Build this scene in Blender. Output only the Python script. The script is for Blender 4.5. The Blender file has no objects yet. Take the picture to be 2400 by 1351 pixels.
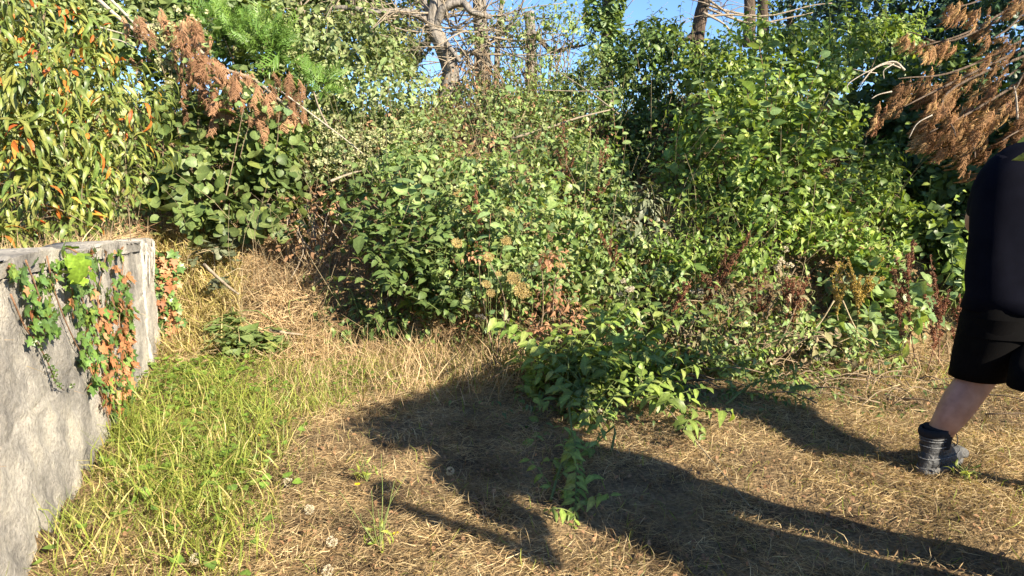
import bpy, math, random
import numpy as np
from mathutils import Matrix, Vector

rng = np.random.default_rng(7)
random.seed(7)
SC = bpy.context.scene
COL = SC.collection

# ------------------------------------------------------------------ camera, sky, sun, exposure
CAM = np.array([0.0, 0.0, 1.35])
PITCH = math.radians(8.5)
FPX = 1714.0                       # focal length in pixels of the 2400 px wide photograph
cd = bpy.data.cameras.new('camera'); cam = bpy.data.objects.new('camera', cd); COL.objects.link(cam)
cd.sensor_width = 36.0; cd.lens = 36.0 * FPX / 2400.0
cd.clip_start = 0.05; cd.clip_end = 2000.0
cam.location = CAM; cam.rotation_euler = (math.radians(90) - PITCH, 0, 0)
SC.camera = cam

SUN_EL = math.radians(27.0)
SUN_TO = np.array([-0.72, 0.69])   # ground direction in which shadows fall
SUN_TO = SUN_TO / np.linalg.norm(SUN_TO)
world = bpy.data.worlds.new('World'); SC.world = world; world.use_nodes = True
nt = world.node_tree; nt.nodes.clear()
sky = nt.nodes.new('ShaderNodeTexSky'); sky.sky_type = 'NISHITA'; sky.sun_disc = False
sky.sun_elevation = SUN_EL
sky.sun_rotation = math.atan2(-SUN_TO[0], -SUN_TO[1])
sky.air_density = 0.8; sky.dust_density = 0.1; sky.ozone_density = 5.5
bg = nt.nodes.new('ShaderNodeBackground'); bg.inputs['Strength'].default_value = 0.08
wo = nt.nodes.new('ShaderNodeOutputWorld')
nt.links.new(sky.outputs[0], bg.inputs[0]); nt.links.new(bg.outputs[0], wo.inputs[0])

ld = bpy.data.lights.new('sun', 'SUN'); sun = bpy.data.objects.new('sun', ld); COL.objects.link(sun)
ld.energy = 5.0; ld.angle = math.radians(0.6); ld.color = (1.0, 0.89, 0.70)
sdir = Vector((SUN_TO[0] * math.cos(SUN_EL), SUN_TO[1] * math.cos(SUN_EL), -math.sin(SUN_EL)))
sun.rotation_euler = sdir.to_track_quat('-Z', 'Y').to_euler()
SUNV = -np.array(sdir)

SC.view_settings.view_transform = 'Standard'; SC.view_settings.look = 'None'
SC.view_settings.exposure = 1.75; SC.view_settings.gamma = 1.0
SC.view_settings.use_curve_mapping = False
SC.cycles.max_bounces = 8; SC.cycles.diffuse_bounces = 5; SC.cycles.transmission_bounces = 4

# ------------------------------------------------------------------ helpers: pixels, terrain
def ray(px, py):
    u = (np.asarray(px, float) - 1200.0) / FPX; v = (675.5 - np.asarray(py, float)) / FPX
    x = u; y = v * math.sin(PITCH) + math.cos(PITCH); z = v * math.cos(PITCH) - math.sin(PITCH)
    return np.stack([x, y + 0 * x, z + 0 * x], -1)
def at(px, py, Y):
    d = ray(px, py); t = np.asarray(Y, float) / d[..., 1]
    return CAM + d * t[..., None] if np.ndim(t) else CAM + d * t
def mpp(px, py, Y):                # metres per photograph pixel there
    return float(Y / ray(px, py)[1] / FPX)
def proj(P):
    P = np.asarray(P, float) - CAM
    f = P[..., 1] * math.cos(PITCH) - P[..., 2] * math.sin(PITCH)
    v = P[..., 1] * math.sin(PITCH) + P[..., 2] * math.cos(PITCH)
    f = np.maximum(f, 1e-3)
    return 1200 + P[..., 0] / f * FPX, 675.5 - v / f * FPX

def wall_x(y): return -1.67 - (np.asarray(y, float) - 2.34) * 0.330
WALL_Y0, WALL_Y1 = -1.2, 5.42
def bump(x, y):
    return (0.018 * np.sin(2.1 * x + 1.3 * y) + 0.014 * np.sin(-3.3 * x + 2.7 * y + 1.0) + 0.009 * np.sin(6.1 * x + 4.9 * y + 2.0)
            + 0.006 * np.sin(11.0 * x - 9.0 * y))
def terrain(x, y):
    x = np.asarray(x, float); y = np.asarray(y, float)
    foot = 5.30 + 0.12 * np.sin(1.7 * x + .6) - 0.05 * np.maximum(x, 0)
    s = y - foot
    z = np.interp(s, [0, .25, 1.2, 3.4, 5, 9, 80], [0, .10, .85, 2.0, 2.25, 2.35, 2.6])
    k = np.clip((s - .7) / .9, 0, 1) * np.clip((5.5 - s) / 1.5, 0, 1)
    z = z + k * (-.32 * np.exp(-((x - 1.15) / .34) ** 2) - .5 * np.exp(-((x + 1.95) / .30) ** 2) + .22 * np.exp(-((x + .1) / .8) ** 2) + .3 * np.exp(-((x - 2.6) / .8) ** 2))
    m = np.clip((wall_x(y) - .06 - x) / .12, 0, 1) * np.clip((y + 1) / 1.0, 0, 1)
    z = np.maximum(z, .86 * m)
    return z + bump(x, y)
def ground_hit(px, py):
    d = ray(px, py); ts = np.linspace(1.5, 14, 1500)
    P = CAM + d * ts[:, None]
    k = np.argmax(P[:, 2] < terrain(P[:, 0], P[:, 1]))
    return P[k]
def wall_hit(px, py, off=0.0):
    # the wall face is the vertical plane x = wall_x(y)
    d = ray(px, py)
    n = np.array([1.0, 0.330, 0.0]); n /= np.linalg.norm(n)
    p0 = np.array([-1.67, 2.34, 0]) + n * off
    t = ((p0 - CAM) @ n) / (d @ n)
    return CAM + d * (t[..., None] if np.ndim(t) else t)
WN = np.array([1.0, 0.330, 0.0]); WN = WN / np.linalg.norm(WN)
WT = np.array([-0.330, 1.0, 0.0]); WT = WT / np.linalg.norm(WT)

# ------------------------------------------------------------------ helpers: objects
def tag(o, label=None, cat=None, group=None, kind=None):
    if label: o['label'] = label
    if cat: o['category'] = cat
    if group: o['group'] = group
    if kind: o['kind'] = kind
    return o
def thing(name, label, cat, loc=(0, 0, 0), group=None):
    o = bpy.data.objects.new(name, None); COL.objects.link(o)
    o.empty_display_size = .1; o.location = [float(c) for c in loc]
    return tag(o, label, cat, group)
def root_loc(parent):
    loc = np.zeros(3)
    while parent is not None:
        loc = loc + np.array(parent.location); parent = parent.parent
    return loc
class MB:                          # collects polygons
    def __init__(s): s.v = []; s.f = []; s.n = 0; s.a = {}
    def add(s, v, f):
        v = np.asarray(v, float).reshape(-1, 3)
        s.v.append(v); s.f += [tuple(i + s.n for i in p) for p in f]; s.n += len(v); return s
    def verts(s): return np.concatenate(s.v) if s.v else np.zeros((0, 3))
def mesh_np(name, V, lv, lt, mat, attrs=None, smooth=True):
    me = bpy.data.meshes.new(name)
    V = np.asarray(V, np.float32); lv = np.asarray(lv, np.int32); lt = np.asarray(lt, np.int32)
    me.vertices.add(len(V)); me.vertices.foreach_set('co', V.ravel())
    me.loops.add(len(lv)); me.loops.foreach_set('vertex_index', lv)
    me.polygons.add(len(lt))
    me.polygons.foreach_set('loop_start', (np.cumsum(lt) - lt).astype(np.int32))
    me.polygons.foreach_set('loop_total', lt)
    for k, a in (attrs or {}).items():
        at_ = me.attributes.new(k, 'FLOAT', 'POINT'); at_.data.foreach_set('value', np.asarray(a, np.float32))
    me.update(calc_edges=True)
    if smooth: me.polygons.foreach_set('use_smooth', np.ones(len(lt), bool))
    me.materials.append(mat); me.validate()
    return me
def put(name, me, parent=None, loc=None):
    o = bpy.data.objects.new(name, me); COL.objects.link(o); o.parent = parent
    if loc is not None: o.location = [float(c) for c in loc]
    return o
def build(mb, name, mat, parent=None, smooth=True):     # world-space vertices, parent is an unrotated Empty
    V = mb.verts() - root_loc(parent)
    lv = [i for p in mb.f for i in p]; lt = [len(p) for p in mb.f]
    return put(name, mesh_np(name, V, lv, lt, mat, smooth=smooth), parent)

def frames(pts):
    pts = np.asarray(pts, float); T = np.gradient(pts, axis=0); T /= np.linalg.norm(T, axis=1)[:, None] + 1e-9
    ref = np.array([0, 0, 1.0]) if abs(T[0, 2]) < .9 else np.array([1.0, 0, 0])
    A = []; a = np.cross(T[0], ref)
    for t in T:
        a = a - t * (a @ t); a /= np.linalg.norm(a) + 1e-9; A.append(a.copy())
    A = np.array(A); return T, A, np.cross(T, A)
def tube(mb, pts, rad, sides=5, rough=0.0, seed=0):
    pts = np.asarray(pts, float); n = len(pts); rad = np.broadcast_to(np.asarray(rad, float), (n,))
    T, A, B = frames(pts)
    th = np.arange(sides) / sides * 2 * math.pi
    R = rad[:, None] * np.ones(sides)
    if rough:
        r = np.random.default_rng(seed)
        R = R * (1 + rough * (r.random((n, sides)) - .5) + rough * .8 * np.sin(3 * th + seed + np.linspace(0, 2, n)[:, None]))
    V = pts[:, None] + R[..., None] * (np.cos(th)[None, :, None] * A[:, None] + np.sin(th)[None, :, None] * B[:, None])
    f = []
    for i in range(n - 1):
        for j in range(sides):
            k = (j + 1) % sides
            f.append((i * sides + j, i * sides + k, (i + 1) * sides + k, (i + 1) * sides + j))
    f.append(tuple(range(sides))[::-1]); f.append(tuple((n - 1) * sides + j for j in range(sides)))
    return mb.add(V.reshape(-1, 3), f)
def spline(ctrl, n=16):
    c = np.asarray(ctrl, float); m = len(c)
    c2 = np.vstack([2 * c[0] - c[1], c, 2 * c[-1] - c[-2]])
    out = []
    for t in np.linspace(0, m - 1 - 1e-6, n):
        i = int(t); u = t - i; p0, p1, p2, p3 = c2[i], c2[i + 1], c2[i + 2], c2[i + 3]
        out.append(.5 * (2 * p1 + (p2 - p0) * u + (2 * p0 - 5 * p1 + 4 * p2 - p3) * u * u + (3 * p1 - p0 - 3 * p2 + p3) * u ** 3))
    return np.array(out)
def loft(mb, rings, cap=True):
    rings = [np.asarray(r, float) for r in rings]; k = len(rings[0]); f = []
    for i in range(len(rings) - 1):
        for j in range(k):
            q = (j + 1) % k; f.append((i * k + j, i * k + q, (i + 1) * k + q, (i + 1) * k + j))
    if cap: f.append(tuple(range(k))[::-1]); f.append(tuple((len(rings) - 1) * k + j for j in range(k)))
    return mb.add(np.concatenate(rings), f)

# ------------------------------------------------------------------ materials
def nodes(name):
    m = bpy.data.materials.new(name); m.use_nodes = True; t = m.node_tree; t.nodes.clear()
    return m, t, t.nodes.new, t.links.new
def ramp(new, stops, interp='LINEAR'):
    r = new('ShaderNodeValToRGB'); cr = r.color_ramp; cr.interpolation = interp
    while len(cr.elements) < len(stops): cr.elements.new(.5)
    for e, (p, c) in zip(cr.elements, stops): e.position = p; e.color = (*c, 1)
    return r
def leaf_mat(name, cols, trans=.30, rough=.45, spec=.35, vein=.35, patch=.35, scale=2.2):
    """per-leaf colour (attribute + object random), paler midrib, slow variation from place to place"""
    m, t, new, ln = nodes(name)
    at_ = new('ShaderNodeAttribute'); at_.attribute_name = 'rnd'
    oi = new('ShaderNodeObjectInfo')
    ad = new('ShaderNodeMath'); ad.operation = 'ADD'; ln(at_.outputs['Fac'], ad.inputs[0]); ln(oi.outputs['Random'], ad.inputs[1])
    fr = new('ShaderNodeMath'); fr.operation = 'FRACT'; ln(ad.outputs[0], fr.inputs[0])
    n = len(cols); rp = ramp(new, [((i + .0) / max(n - 1, 1), c) for i, c in enumerate(cols)])
    ln(fr.outputs[0], rp.inputs[0])
    ge = new('ShaderNodeNewGeometry'); nz = new('ShaderNodeTexNoise'); nz.inputs['Scale'].default_value = scale; nz.inputs['Detail'].default_value = 2
    ln(ge.outputs['Position'], nz.inputs['Vector'])
    mr = new('ShaderNodeMapRange'); mr.inputs[1].default_value = .3; mr.inputs[2].default_value = .7
    mr.inputs[3].default_value = 1 - patch; mr.inputs[4].default_value = 1 + patch; ln(nz.outputs[0], mr.inputs[0])
    n2 = new('ShaderNodeTexNoise'); n2.inputs['Scale'].default_value = 90; ln(ge.outputs['Position'], n2.inputs['Vector'])
    m2 = new('ShaderNodeMapRange'); m2.inputs[1].default_value = .3; m2.inputs[2].default_value = .7; m2.inputs[3].default_value = .75; m2.inputs[4].default_value = 1.2
    ln(n2.outputs[0], m2.inputs[0])
    mu = new('ShaderNodeMath'); mu.operation = 'MULTIPLY'; ln(mr.outputs[0], mu.inputs[0]); ln(m2.outputs[0], mu.inputs[1])
    va = new('ShaderNodeAttribute'); va.attribute_name = 'vein'
    vp = new('ShaderNodeMath'); vp.operation = 'POWER'; ln(va.outputs['Fac'], vp.inputs[0]); vp.inputs[1].default_value = 4
    vm = new('ShaderNodeMath'); vm.operation = 'MULTIPLY_ADD'; ln(vp.outputs[0], vm.inputs[0]); vm.inputs[1].default_value = vein; vm.inputs[2].default_value = 1
    mu2 = new('ShaderNodeMath'); mu2.operation = 'MULTIPLY'; ln(mu.outputs[0], mu2.inputs[0]); ln(vm.outputs[0], mu2.inputs[1])
    mx = new('ShaderNodeVectorMath'); mx.operation = 'SCALE'; ln(rp.outputs[0], mx.inputs[0]); ln(mu2.outputs[0], mx.inputs['Scale'])
    p = new('ShaderNodeBsdfPrincipled'); p.inputs['Roughness'].default_value = rough; p.inputs['Specular IOR Level'].default_value = spec
    ln(mx.outputs[0], p.inputs['Base Color'])
    tr = new('ShaderNodeBsdfTranslucent')
    tc = new('ShaderNodeVectorMath'); tc.operation = 'MULTIPLY'; ln(mx.outputs[0], tc.inputs[0]); tc.inputs[1].default_value = (1.5, 1.45, .6)
    ln(tc.outputs[0], tr.inputs['Color'])
    ms = new('ShaderNodeMixShader'); ms.inputs[0].default_value = trans; ln(p.outputs[0], ms.inputs[1]); ln(tr.outputs[0], ms.inputs[2])
    o = new('ShaderNodeOutputMaterial'); ln(ms.outputs[0], o.inputs[0])
    return m
def rough_mat(name, c1, c2, scale=8, rough=.9, bump_=.4, c3=None, stretch=None, detail=6, bscale=None, spec=.2):
    m, t, new, ln = nodes(name)
    ge = new('ShaderNodeNewGeometry'); mp = new('ShaderNodeMapping'); ln(ge.outputs['Position'], mp.inputs['Vector'])
    if stretch: mp.inputs['Scale'].default_value = stretch
    nz = new('ShaderNodeTexNoise'); nz.inputs['Scale'].default_value = scale; nz.inputs['Detail'].default_value = detail; nz.inputs['Roughness'].default_value = .65
    ln(mp.outputs[0], nz.inputs['Vector'])
    st = [(.32, c1), (.68, c2)] if c3 is None else [(.3, c1), (.5, c2), (.7, c3)]
    rp = ramp(new, st); ln(nz.outputs[0], rp.inputs[0])
    nb = new('ShaderNodeTexNoise'); nb.inputs['Scale'].default_value = bscale or scale * 5; nb.inputs['Detail'].default_value = 5; ln(mp.outputs[0], nb.inputs['Vector'])
    b = new('ShaderNodeBump'); b.inputs['Strength'].default_value = bump_; b.inputs['Distance'].default_value = .02; ln(nb.outputs[0], b.inputs['Height'])
    p = new('ShaderNodeBsdfPrincipled'); p.inputs['Roughness'].default_value = rough; p.inputs['Specular IOR Level'].default_value = spec
    ln(rp.outputs[0], p.inputs['Base Color']); ln(b.outputs[0], p.inputs['Normal'])
    o = new('ShaderNodeOutputMaterial'); ln(p.outputs[0], o.inputs[0])
    return m

M = {}
M['laurel'] = leaf_mat('laurel_leaf', [(0.067, 0.110, 0.025), (0.123, 0.165, 0.036), (0.190, 0.210, 0.050), (0.101, 0.145, 0.034), (0.246, 0.240, 0.063), (0.084, 0.130, 0.031)], trans=.26, rough=.42, spec=.4, vein=.5)
M['laurel_red'] = leaf_mat('laurel_leaf_red', [(.40, .10, .018), (.50, .16, .03), (.30, .06, .015), (.50, .24, .04), (.42, .28, .045)], trans=.3, rough=.5, vein=.25)
M['bindweed'] = leaf_mat('round_leaf', [(0.079, 0.123, 0.036), (0.111, 0.161, 0.050), (0.159, 0.199, 0.067), (0.095, 0.142, 0.039), (0.190, 0.219, 0.056)], trans=.25, rough=.5)
M['bramble'] = leaf_mat('bramble_leaf', [(0.091, 0.150, 0.048), (0.154, 0.229, 0.064), (0.218, 0.280, 0.085), (0.119, 0.190, 0.058), (0.279, 0.307, 0.122), (0.084, 0.143, 0.061), (0.238, 0.262, 0.101)], trans=.3)
M['hedge'] = leaf_mat('hedge_leaf', [(0.129, 0.185, 0.061), (0.200, 0.251, 0.101), (0.315, 0.317, 0.162), (0.165, 0.224, 0.080), (0.215, 0.264, 0.101), (0.129, 0.191, 0.070), (0.258, 0.277, 0.122), (0.100, 0.158, 0.070)], trans=.3)
M['ivy_bright'] = leaf_mat('mound_leaf', [(0.101, 0.168, 0.036), (0.152, 0.226, 0.048), (0.203, 0.278, 0.058), (0.119, 0.188, 0.044), (0.255, 0.299, 0.072), (0.084, 0.156, 0.036)], trans=.32)
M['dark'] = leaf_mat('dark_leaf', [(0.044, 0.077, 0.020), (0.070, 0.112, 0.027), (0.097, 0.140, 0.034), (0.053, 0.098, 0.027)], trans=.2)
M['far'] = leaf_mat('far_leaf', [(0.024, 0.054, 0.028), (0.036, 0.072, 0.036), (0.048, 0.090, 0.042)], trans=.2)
M['sapling'] = leaf_mat('sapling_leaf', [(0.127, 0.199, 0.078), (0.158, 0.239, 0.095), (0.205, 0.273, 0.104), (0.142, 0.212, 0.069)], trans=.3, vein=.5)
M['cut'] = leaf_mat('cut_leaf', [(0.097, 0.156, 0.032), (0.146, 0.213, 0.042), (0.197, 0.262, 0.053), (0.128, 0.185, 0.042), (0.236, 0.270, 0.074)], trans=.28, vein=.4)
M['nettle'] = leaf_mat('nettle_leaf', [(0.067, 0.103, 0.030), (0.089, 0.133, 0.040), (0.119, 0.164, 0.050), (0.073, 0.121, 0.030)], trans=.25)
M['grey'] = leaf_mat('grey_green_leaf', [(.11, .13, .075), (.15, .165, .095), (.09, .105, .055), (.17, .175, .115)], trans=.2)
M['ivy'] = leaf_mat('ivy_leaf', [(0.057, 0.110, 0.033), (0.092, 0.160, 0.039), (0.115, 0.198, 0.044), (0.069, 0.127, 0.044), (0.184, 0.242, 0.044)], trans=.2, rough=.38, spec=.5, vein=.5)
M['ivy_dead'] = leaf_mat('ivy_leaf_dead', [(0.306, 0.128, 0.054), (0.383, 0.178, 0.081), (0.255, 0.102, 0.045), (0.425, 0.238, 0.117), (0.323, 0.170, 0.090)], trans=.25, rough=.6)
M['vine_bright'] = leaf_mat('vine_leaf', [(.13, .21, .025), (.18, .27, .03), (.15, .24, .03)], trans=.3, patch=.2, vein=.5)
M['conifer'] = leaf_mat('conifer_green', [(.07, .14, .025), (.10, .18, .032), (.14, .215, .04)], trans=.15, vein=0)
M['conifer_dead'] = leaf_mat('conifer_brown', [(.21, .115, .065), (.27, .15, .085), (.17, .09, .05), (.32, .19, .11), (.24, .125, .07)], trans=.18, rough=.8, vein=0, spec=.1)
M['conifer_rust'] = leaf_mat('conifer_rust', [(0.199, 0.107, 0.057), (0.281, 0.158, 0.078), (0.152, 0.079, 0.044), (0.351, 0.225, 0.103), (0.222, 0.107, 0.060)], trans=.15, rough=.8, vein=0, spec=.1)
M['dried_leaf'] = leaf_mat('dried_leaf', [(.30, .155, .085), (.40, .22, .125), (.24, .12, .065), (.46, .27, .16)], trans=.25, rough=.8, vein=.2, spec=.1)
M['withered'] = leaf_mat('withered_leaf', [(.20, .145, .09), (.28, .21, .13), (.16, .13, .075), (.22, .21, .10), (.34, .26, .17)], trans=.2, rough=.85, vein=.2, spec=.1)
M['straw'] = leaf_mat('straw', [(.36, .265, .135), (.46, .355, .20), (.29, .20, .10), (.53, .43, .255), (.40, .29, .15), (.24, .16, .08), (.20, .125, .06), (.44, .35, .2)], trans=.2, rough=.7, vein=0, patch=.5, scale=2.6)
M['straw_pale'] = leaf_mat('straw_pale', [(.42, .31, .17), (.52, .40, .24), (.35, .24, .12), (.48, .35, .2), (.40, .26, .15)], trans=.2, rough=.7, vein=0, patch=.3)
M['brown_litter'] = leaf_mat('brown_litter', [(.22, .12, .06), (.30, .17, .085), (.16, .09, .05), (.36, .21, .11)], trans=.15, rough=.8, vein=0)
M['grass'] = leaf_mat('grass_green', [(0.153, 0.212, 0.036), (0.224, 0.275, 0.049), (0.294, 0.318, 0.065), (0.176, 0.238, 0.039), (0.376, 0.355, 0.098), (0.129, 0.196, 0.039)], trans=.34, rough=.45, vein=0, patch=.25, scale=1.6)
M['grass_dry'] = leaf_mat('grass_dry', [(.38, .30, .11), (.46, .37, .16), (.30, .23, .085), (.30, .29, .075), (.50, .41, .2)], trans=.28, rough=.6, vein=0, patch=.25)
M['clover'] = leaf_mat('clover_leaf', [(.13, .22, .032), (.18, .28, .045), (.12, .20, .04), (.22, .30, .06)], trans=.33)
M['cream'] = leaf_mat('seed_fluff', [(.36, .36, .19), (.46, .45, .27), (.30, .31, .15)], trans=.25, rough=.9, vein=0, spec=.05, patch=.15)
M['umbel'] = leaf_mat('umbel_tan', [(.42, .31, .12), (.50, .38, .17), (.36, .27, .09)], trans=.2, rough=.8, vein=0, patch=.1)
M['umbel_white'] = leaf_mat('umbel_white', [(.48, .42, .34), (.58, .52, .43), (.40, .34, .27)], trans=.2, rough=.9, vein=0, patch=.1)
M['dock'] = leaf_mat('dock_rust', [(.17, .065, .035), (.23, .095, .05), (.13, .05, .03), (.28, .14, .07)], trans=.1, rough=.8, vein=0)
M['dock_gold'] = leaf_mat('dock_gold', [(.40, .28, .06), (.46, .34, .09), (.34, .22, .05)], trans=.15, rough=.8, vein=0)
M['yellow'] = leaf_mat('petal_yellow', [(.75, .50, .02), (.8, .58, .03)], trans=.2, vein=0, patch=.05)
M['clock'] = leaf_mat('dandelion_fluff', [(.55, .5, .42), (.62, .57, .5)], trans=.4, rough=.9, vein=0, patch=.05)
M['stem_green'] = rough_mat('stem_green', (.10, .14, .04), (.17, .19, .07), 20)
M['stem_red'] = rough_mat('stem_red', (.16, .09, .055), (.25, .15, .09), 20)
M['stem_pale'] = rough_mat('stem_pale', (.25, .20, .12), (.37, .30, .19), 20)
M['twig'] = rough_mat('twig_brown', (.14, .10, .065), (.24, .18, .12), 25)
M['deadwood'] = rough_mat('dead_wood', (.18, .145, .105), (.31, .255, .19), 22, stretch=(1, 1, .4))
M['bleached'] = rough_mat('bleached_wood', (.28, .235, .185), (.44, .385, .31), 22)
M['bark'] = rough_mat('bark', (.09, .078, .068), (.19, .168, .145), 14, bump_=1.0, c3=(.26, .235, .205), stretch=(1.6, 1.6, .35), bscale=45)
M['bark_dark'] = rough_mat('bark_dark', (.05, .035, .025), (.13, .095, .07), 14, bump_=1.0, stretch=(1.6, 1.6, .35), bscale=45)
M['soil'] = rough_mat('soil', (.035, .024, .016), (.085, .06, .036), 9, c3=(.15, .105, .06), bump_=.8)

def concrete_mat():
    m, t, new, ln = nodes('weathered_concrete')
    ge = new('ShaderNodeNewGeometry')
    n1 = new('ShaderNodeTexNoise'); n1.inputs['Scale'].default_value = 2.6; n1.inputs['Detail'].default_value = 8; n1.inputs['Roughness'].default_value = .68
    ln(ge.outputs['Position'], n1.inputs['Vector'])
    r1 = ramp(new, [(.36, (.21, .20, .188)), (.46, (.37, .35, .325)), (.56, (.49, .46, .415)), (.70, (.60, .55, .46))]); ln(n1.outputs[0], r1.inputs[0])
    mp = new('ShaderNodeMapping'); mp.inputs['Scale'].default_value = (3.5, 3.5, 1.6); ln(ge.outputs['Position'], mp.inputs['Vector'])
    n2 = new('ShaderNodeTexNoise'); n2.inputs['Scale'].default_value = 1.2; n2.inputs['Detail'].default_value = 6; ln(mp.outputs[0], n2.inputs['Vector'])
    r2 = ramp(new, [(.36, (.62, .62, .63)), (.55, (1, 1, 1))]); ln(n2.outputs[0], r2.inputs[0])
    n3 = new('ShaderNodeTexNoise'); n3.inputs['Scale'].default_value = 55; n3.inputs['Detail'].default_value = 6; n3.inputs['Roughness'].default_value = .75; ln(ge.outputs['Position'], n3.inputs['Vector'])
    r3 = ramp(new, [(.33, (.55, .54, .53)), (.62, (1.1, 1.08, 1.04))]); ln(n3.outputs[0], r3.inputs[0])
    a = new('ShaderNodeMix'); a.data_type = 'RGBA'; a.blend_type = 'MULTIPLY'; a.inputs[0].default_value = .75
    ln(r1.outputs[0], a.inputs[6]); ln(r2.outputs[0], a.inputs[7])
    b = new('ShaderNodeMix'); b.data_type = 'RGBA'; b.blend_type = 'MULTIPLY'; b.inputs[0].default_value = .9
    ln(a.outputs[2], b.inputs[6]); ln(r3.outputs[0], b.inputs[7])
    nd = new('ShaderNodeTexNoise'); nd.inputs['Scale'].default_value = 5; nd.inputs['Detail'].default_value = 6; ln(ge.outputs['Position'], nd.inputs['Vector'])
    va = new('ShaderNodeVectorMath'); va.operation = 'MULTIPLY_ADD'; ln(nd.outputs['Color'], va.inputs[0]); va.inputs[1].default_value = (.35, .35, .35); ln(ge.outputs['Position'], va.inputs[2])
    vo = new('ShaderNodeTexVoronoi'); vo.feature = 'DISTANCE_TO_EDGE'; vo.inputs['Scale'].default_value = 1.9; ln(va.outputs[0], vo.inputs['Vector'])
    rc = ramp(new, [(.0, (.35, .34, .33)), (.008, (1, 1, 1))]); ln(vo.outputs['Distance'], rc.inputs[0])
    n4 = new('ShaderNodeTexVoronoi'); n4.inputs['Scale'].default_value = 70; ln(ge.outputs['Position'], n4.inputs['Vector'])
    r4 = ramp(new, [(.10, (.45, .43, .41)), (.22, (1, 1, 1))]); ln(n4.outputs['Distance'], r4.inputs[0])
    c_ = new('ShaderNodeMix'); c_.data_type = 'RGBA'; c_.blend_type = 'MULTIPLY'; c_.inputs[0].default_value = .2; ln(b.outputs[2], c_.inputs[6]); ln(rc.outputs[0], c_.inputs[7])
    e_ = new('ShaderNodeMix'); e_.data_type = 'RGBA'; e_.blend_type = 'MULTIPLY'; e_.inputs[0].default_value = .6; ln(c_.outputs[2], e_.inputs[6]); ln(r4.outputs[0], e_.inputs[7]); b = e_
    bp = new('ShaderNodeBump'); bp.inputs['Strength'].default_value = .9; bp.inputs['Distance'].default_value = .015; ln(n3.outputs[0], bp.inputs['Height'])
    p = new('ShaderNodeBsdfPrincipled'); p.inputs['Roughness'].default_value = .92; p.inputs['Specular IOR Level'].default_value = .15
    ln(b.outputs[2], p.inputs['Base Color']); ln(bp.outputs[0], p.inputs['Normal'])
    o = new('ShaderNodeOutputMaterial'); ln(p.outputs[0], o.inputs[0])
    return m
M['concrete'] = concrete_mat()

# ------------------------------------------------------------------ leaf prototypes
class Proto:
    def __init__(s, V, F, vein=None):
        s.V = np.asarray(V, float); s.lv = np.array([i for p in F for i in p]); s.lt = np.array([len(p) for p in F])
        s.vein = np.zeros(len(s.V)) if vein is None else np.asarray(vein, float); s.mesh = {}
    def me(s, name, mat):
        k = (name, mat.name)
        if k not in s.mesh:
            s.mesh[k] = mesh_np(name, s.V, s.lv, s.lt, mat, {'vein': s.vein})
        return s.mesh[k]
def strip_leaf(prof, width, fold=.25, droop=.0, wave=.0, seed=0, twist=0.):
    """leaf along +Y (length 1), normal +Z; prof = half widths (0..1) at even stations; midrib column + two edges"""
    r = np.random.default_rng(seed); n = len(prof); V = []; vein = []
    for i, w in enumerate(prof):
        y = i / (n - 1); a = droop * y; c = math.cos(a * .5); s_ = math.sin(a * .5)
        yy, zz = (y * c, -y * s_ * 1.2)
        w2 = w * width; tw = twist * y
        e1 = fold * w2 + wave * (r.random() - .5); e2 = fold * w2 + wave * (r.random() - .5)
        V += [(-w2 * math.cos(tw), yy, zz + e1 - w2 * math.sin(tw)), (0, yy, zz), (w2 * math.cos(tw), yy, zz + e2 + w2 * math.sin(tw))]; vein += [0, 1, 0]
    F = []
    for i in range(n - 1):
        a = i * 3; F += [(a, a + 1, a + 4, a + 3), (a + 1, a + 2, a + 5, a + 4)]
    return Proto(V, F, vein)
def outline_leaf(pts, cup=.1, seed=0):
    """fan leaf from an outline (x, y), petiole at the origin; mirrored about x = 0; pts goes base -> tip on +x side"""
    r = np.random.default_rng(seed); p = [(x, y) for x, y in pts]
    out = p + [(-x, y) for x, y in p[::-1] if x > 1e-6]
    c = (0, .38); V = [(c[0], c[1], -cup * .4)]; vein = [1]
    for x, y in out:
        V.append((x, y, cup * (x * x + (y - .4) ** 2) * 1.2 + .05 * (r.random() - .5))); vein.append(1 if abs(x) < 1e-6 else 0)
    n = len(out); F = [(0, 1 + i, 1 + (i + 1) % n) for i in range(n)]
    return Proto(V, F, vein)
OV = [.3, 1, .84, .05]
P_OVATE = [strip_leaf(OV, .30, .3, .5, .05, i) for i in range(3)] + [strip_leaf(OV, .34, .12, .9, .06, 9)]
P_LANCE = [strip_leaf([.12, .7, 1, .95, .6, .04], .13, .45, d, .03, i, tw) for i, (d, tw) in enumerate([(.9, 0), (1.5, .3), (.5, -.3), (1.9, .2)])]
P_POINT = [strip_leaf([.25, 1, .68, .03], .24, .25, d, .05, i) for i, d in enumerate([.5, .9, 1.3])]
ROUND = [(.0, 0), (.22, -.04), (.44, .12), (.5, .38), (.4, .66), (.2, .88), (0, 1)]
HEART = [(.0, .06), (.2, -.06), (.42, .04), (.48, .28), (.36, .58), (.16, .82), (0, 1)]
IVY = [(.0, .04), (.2, -.08), (.5, .04), (.3, .28), (.56, .56), (.24, .62), (0, 1)]
VINE = [(.0, .08), (.25, -.1), (.42, 0), (.52, .12), (.44, .25), (.62, .45), (.5, .52), (.45, .66), (.28, .64), (.2, .85), (0, 1)]
P_ROUND = [outline_leaf(ROUND, c, i) for i, c in enumerate([.15, -.15, .3])]
P_HEART = [outline_leaf(HEART, c, i) for i, c in enumerate([.2, -.1, .35])]
P_IVY = [outline_leaf(IVY, c, i) for i, c in enumerate([.12, -.12, .25])]
P_VINE = [outline_leaf(VINE, c, i) for i, c in enumerate([.2, -.15])]
P_TRIFOIL = []
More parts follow.
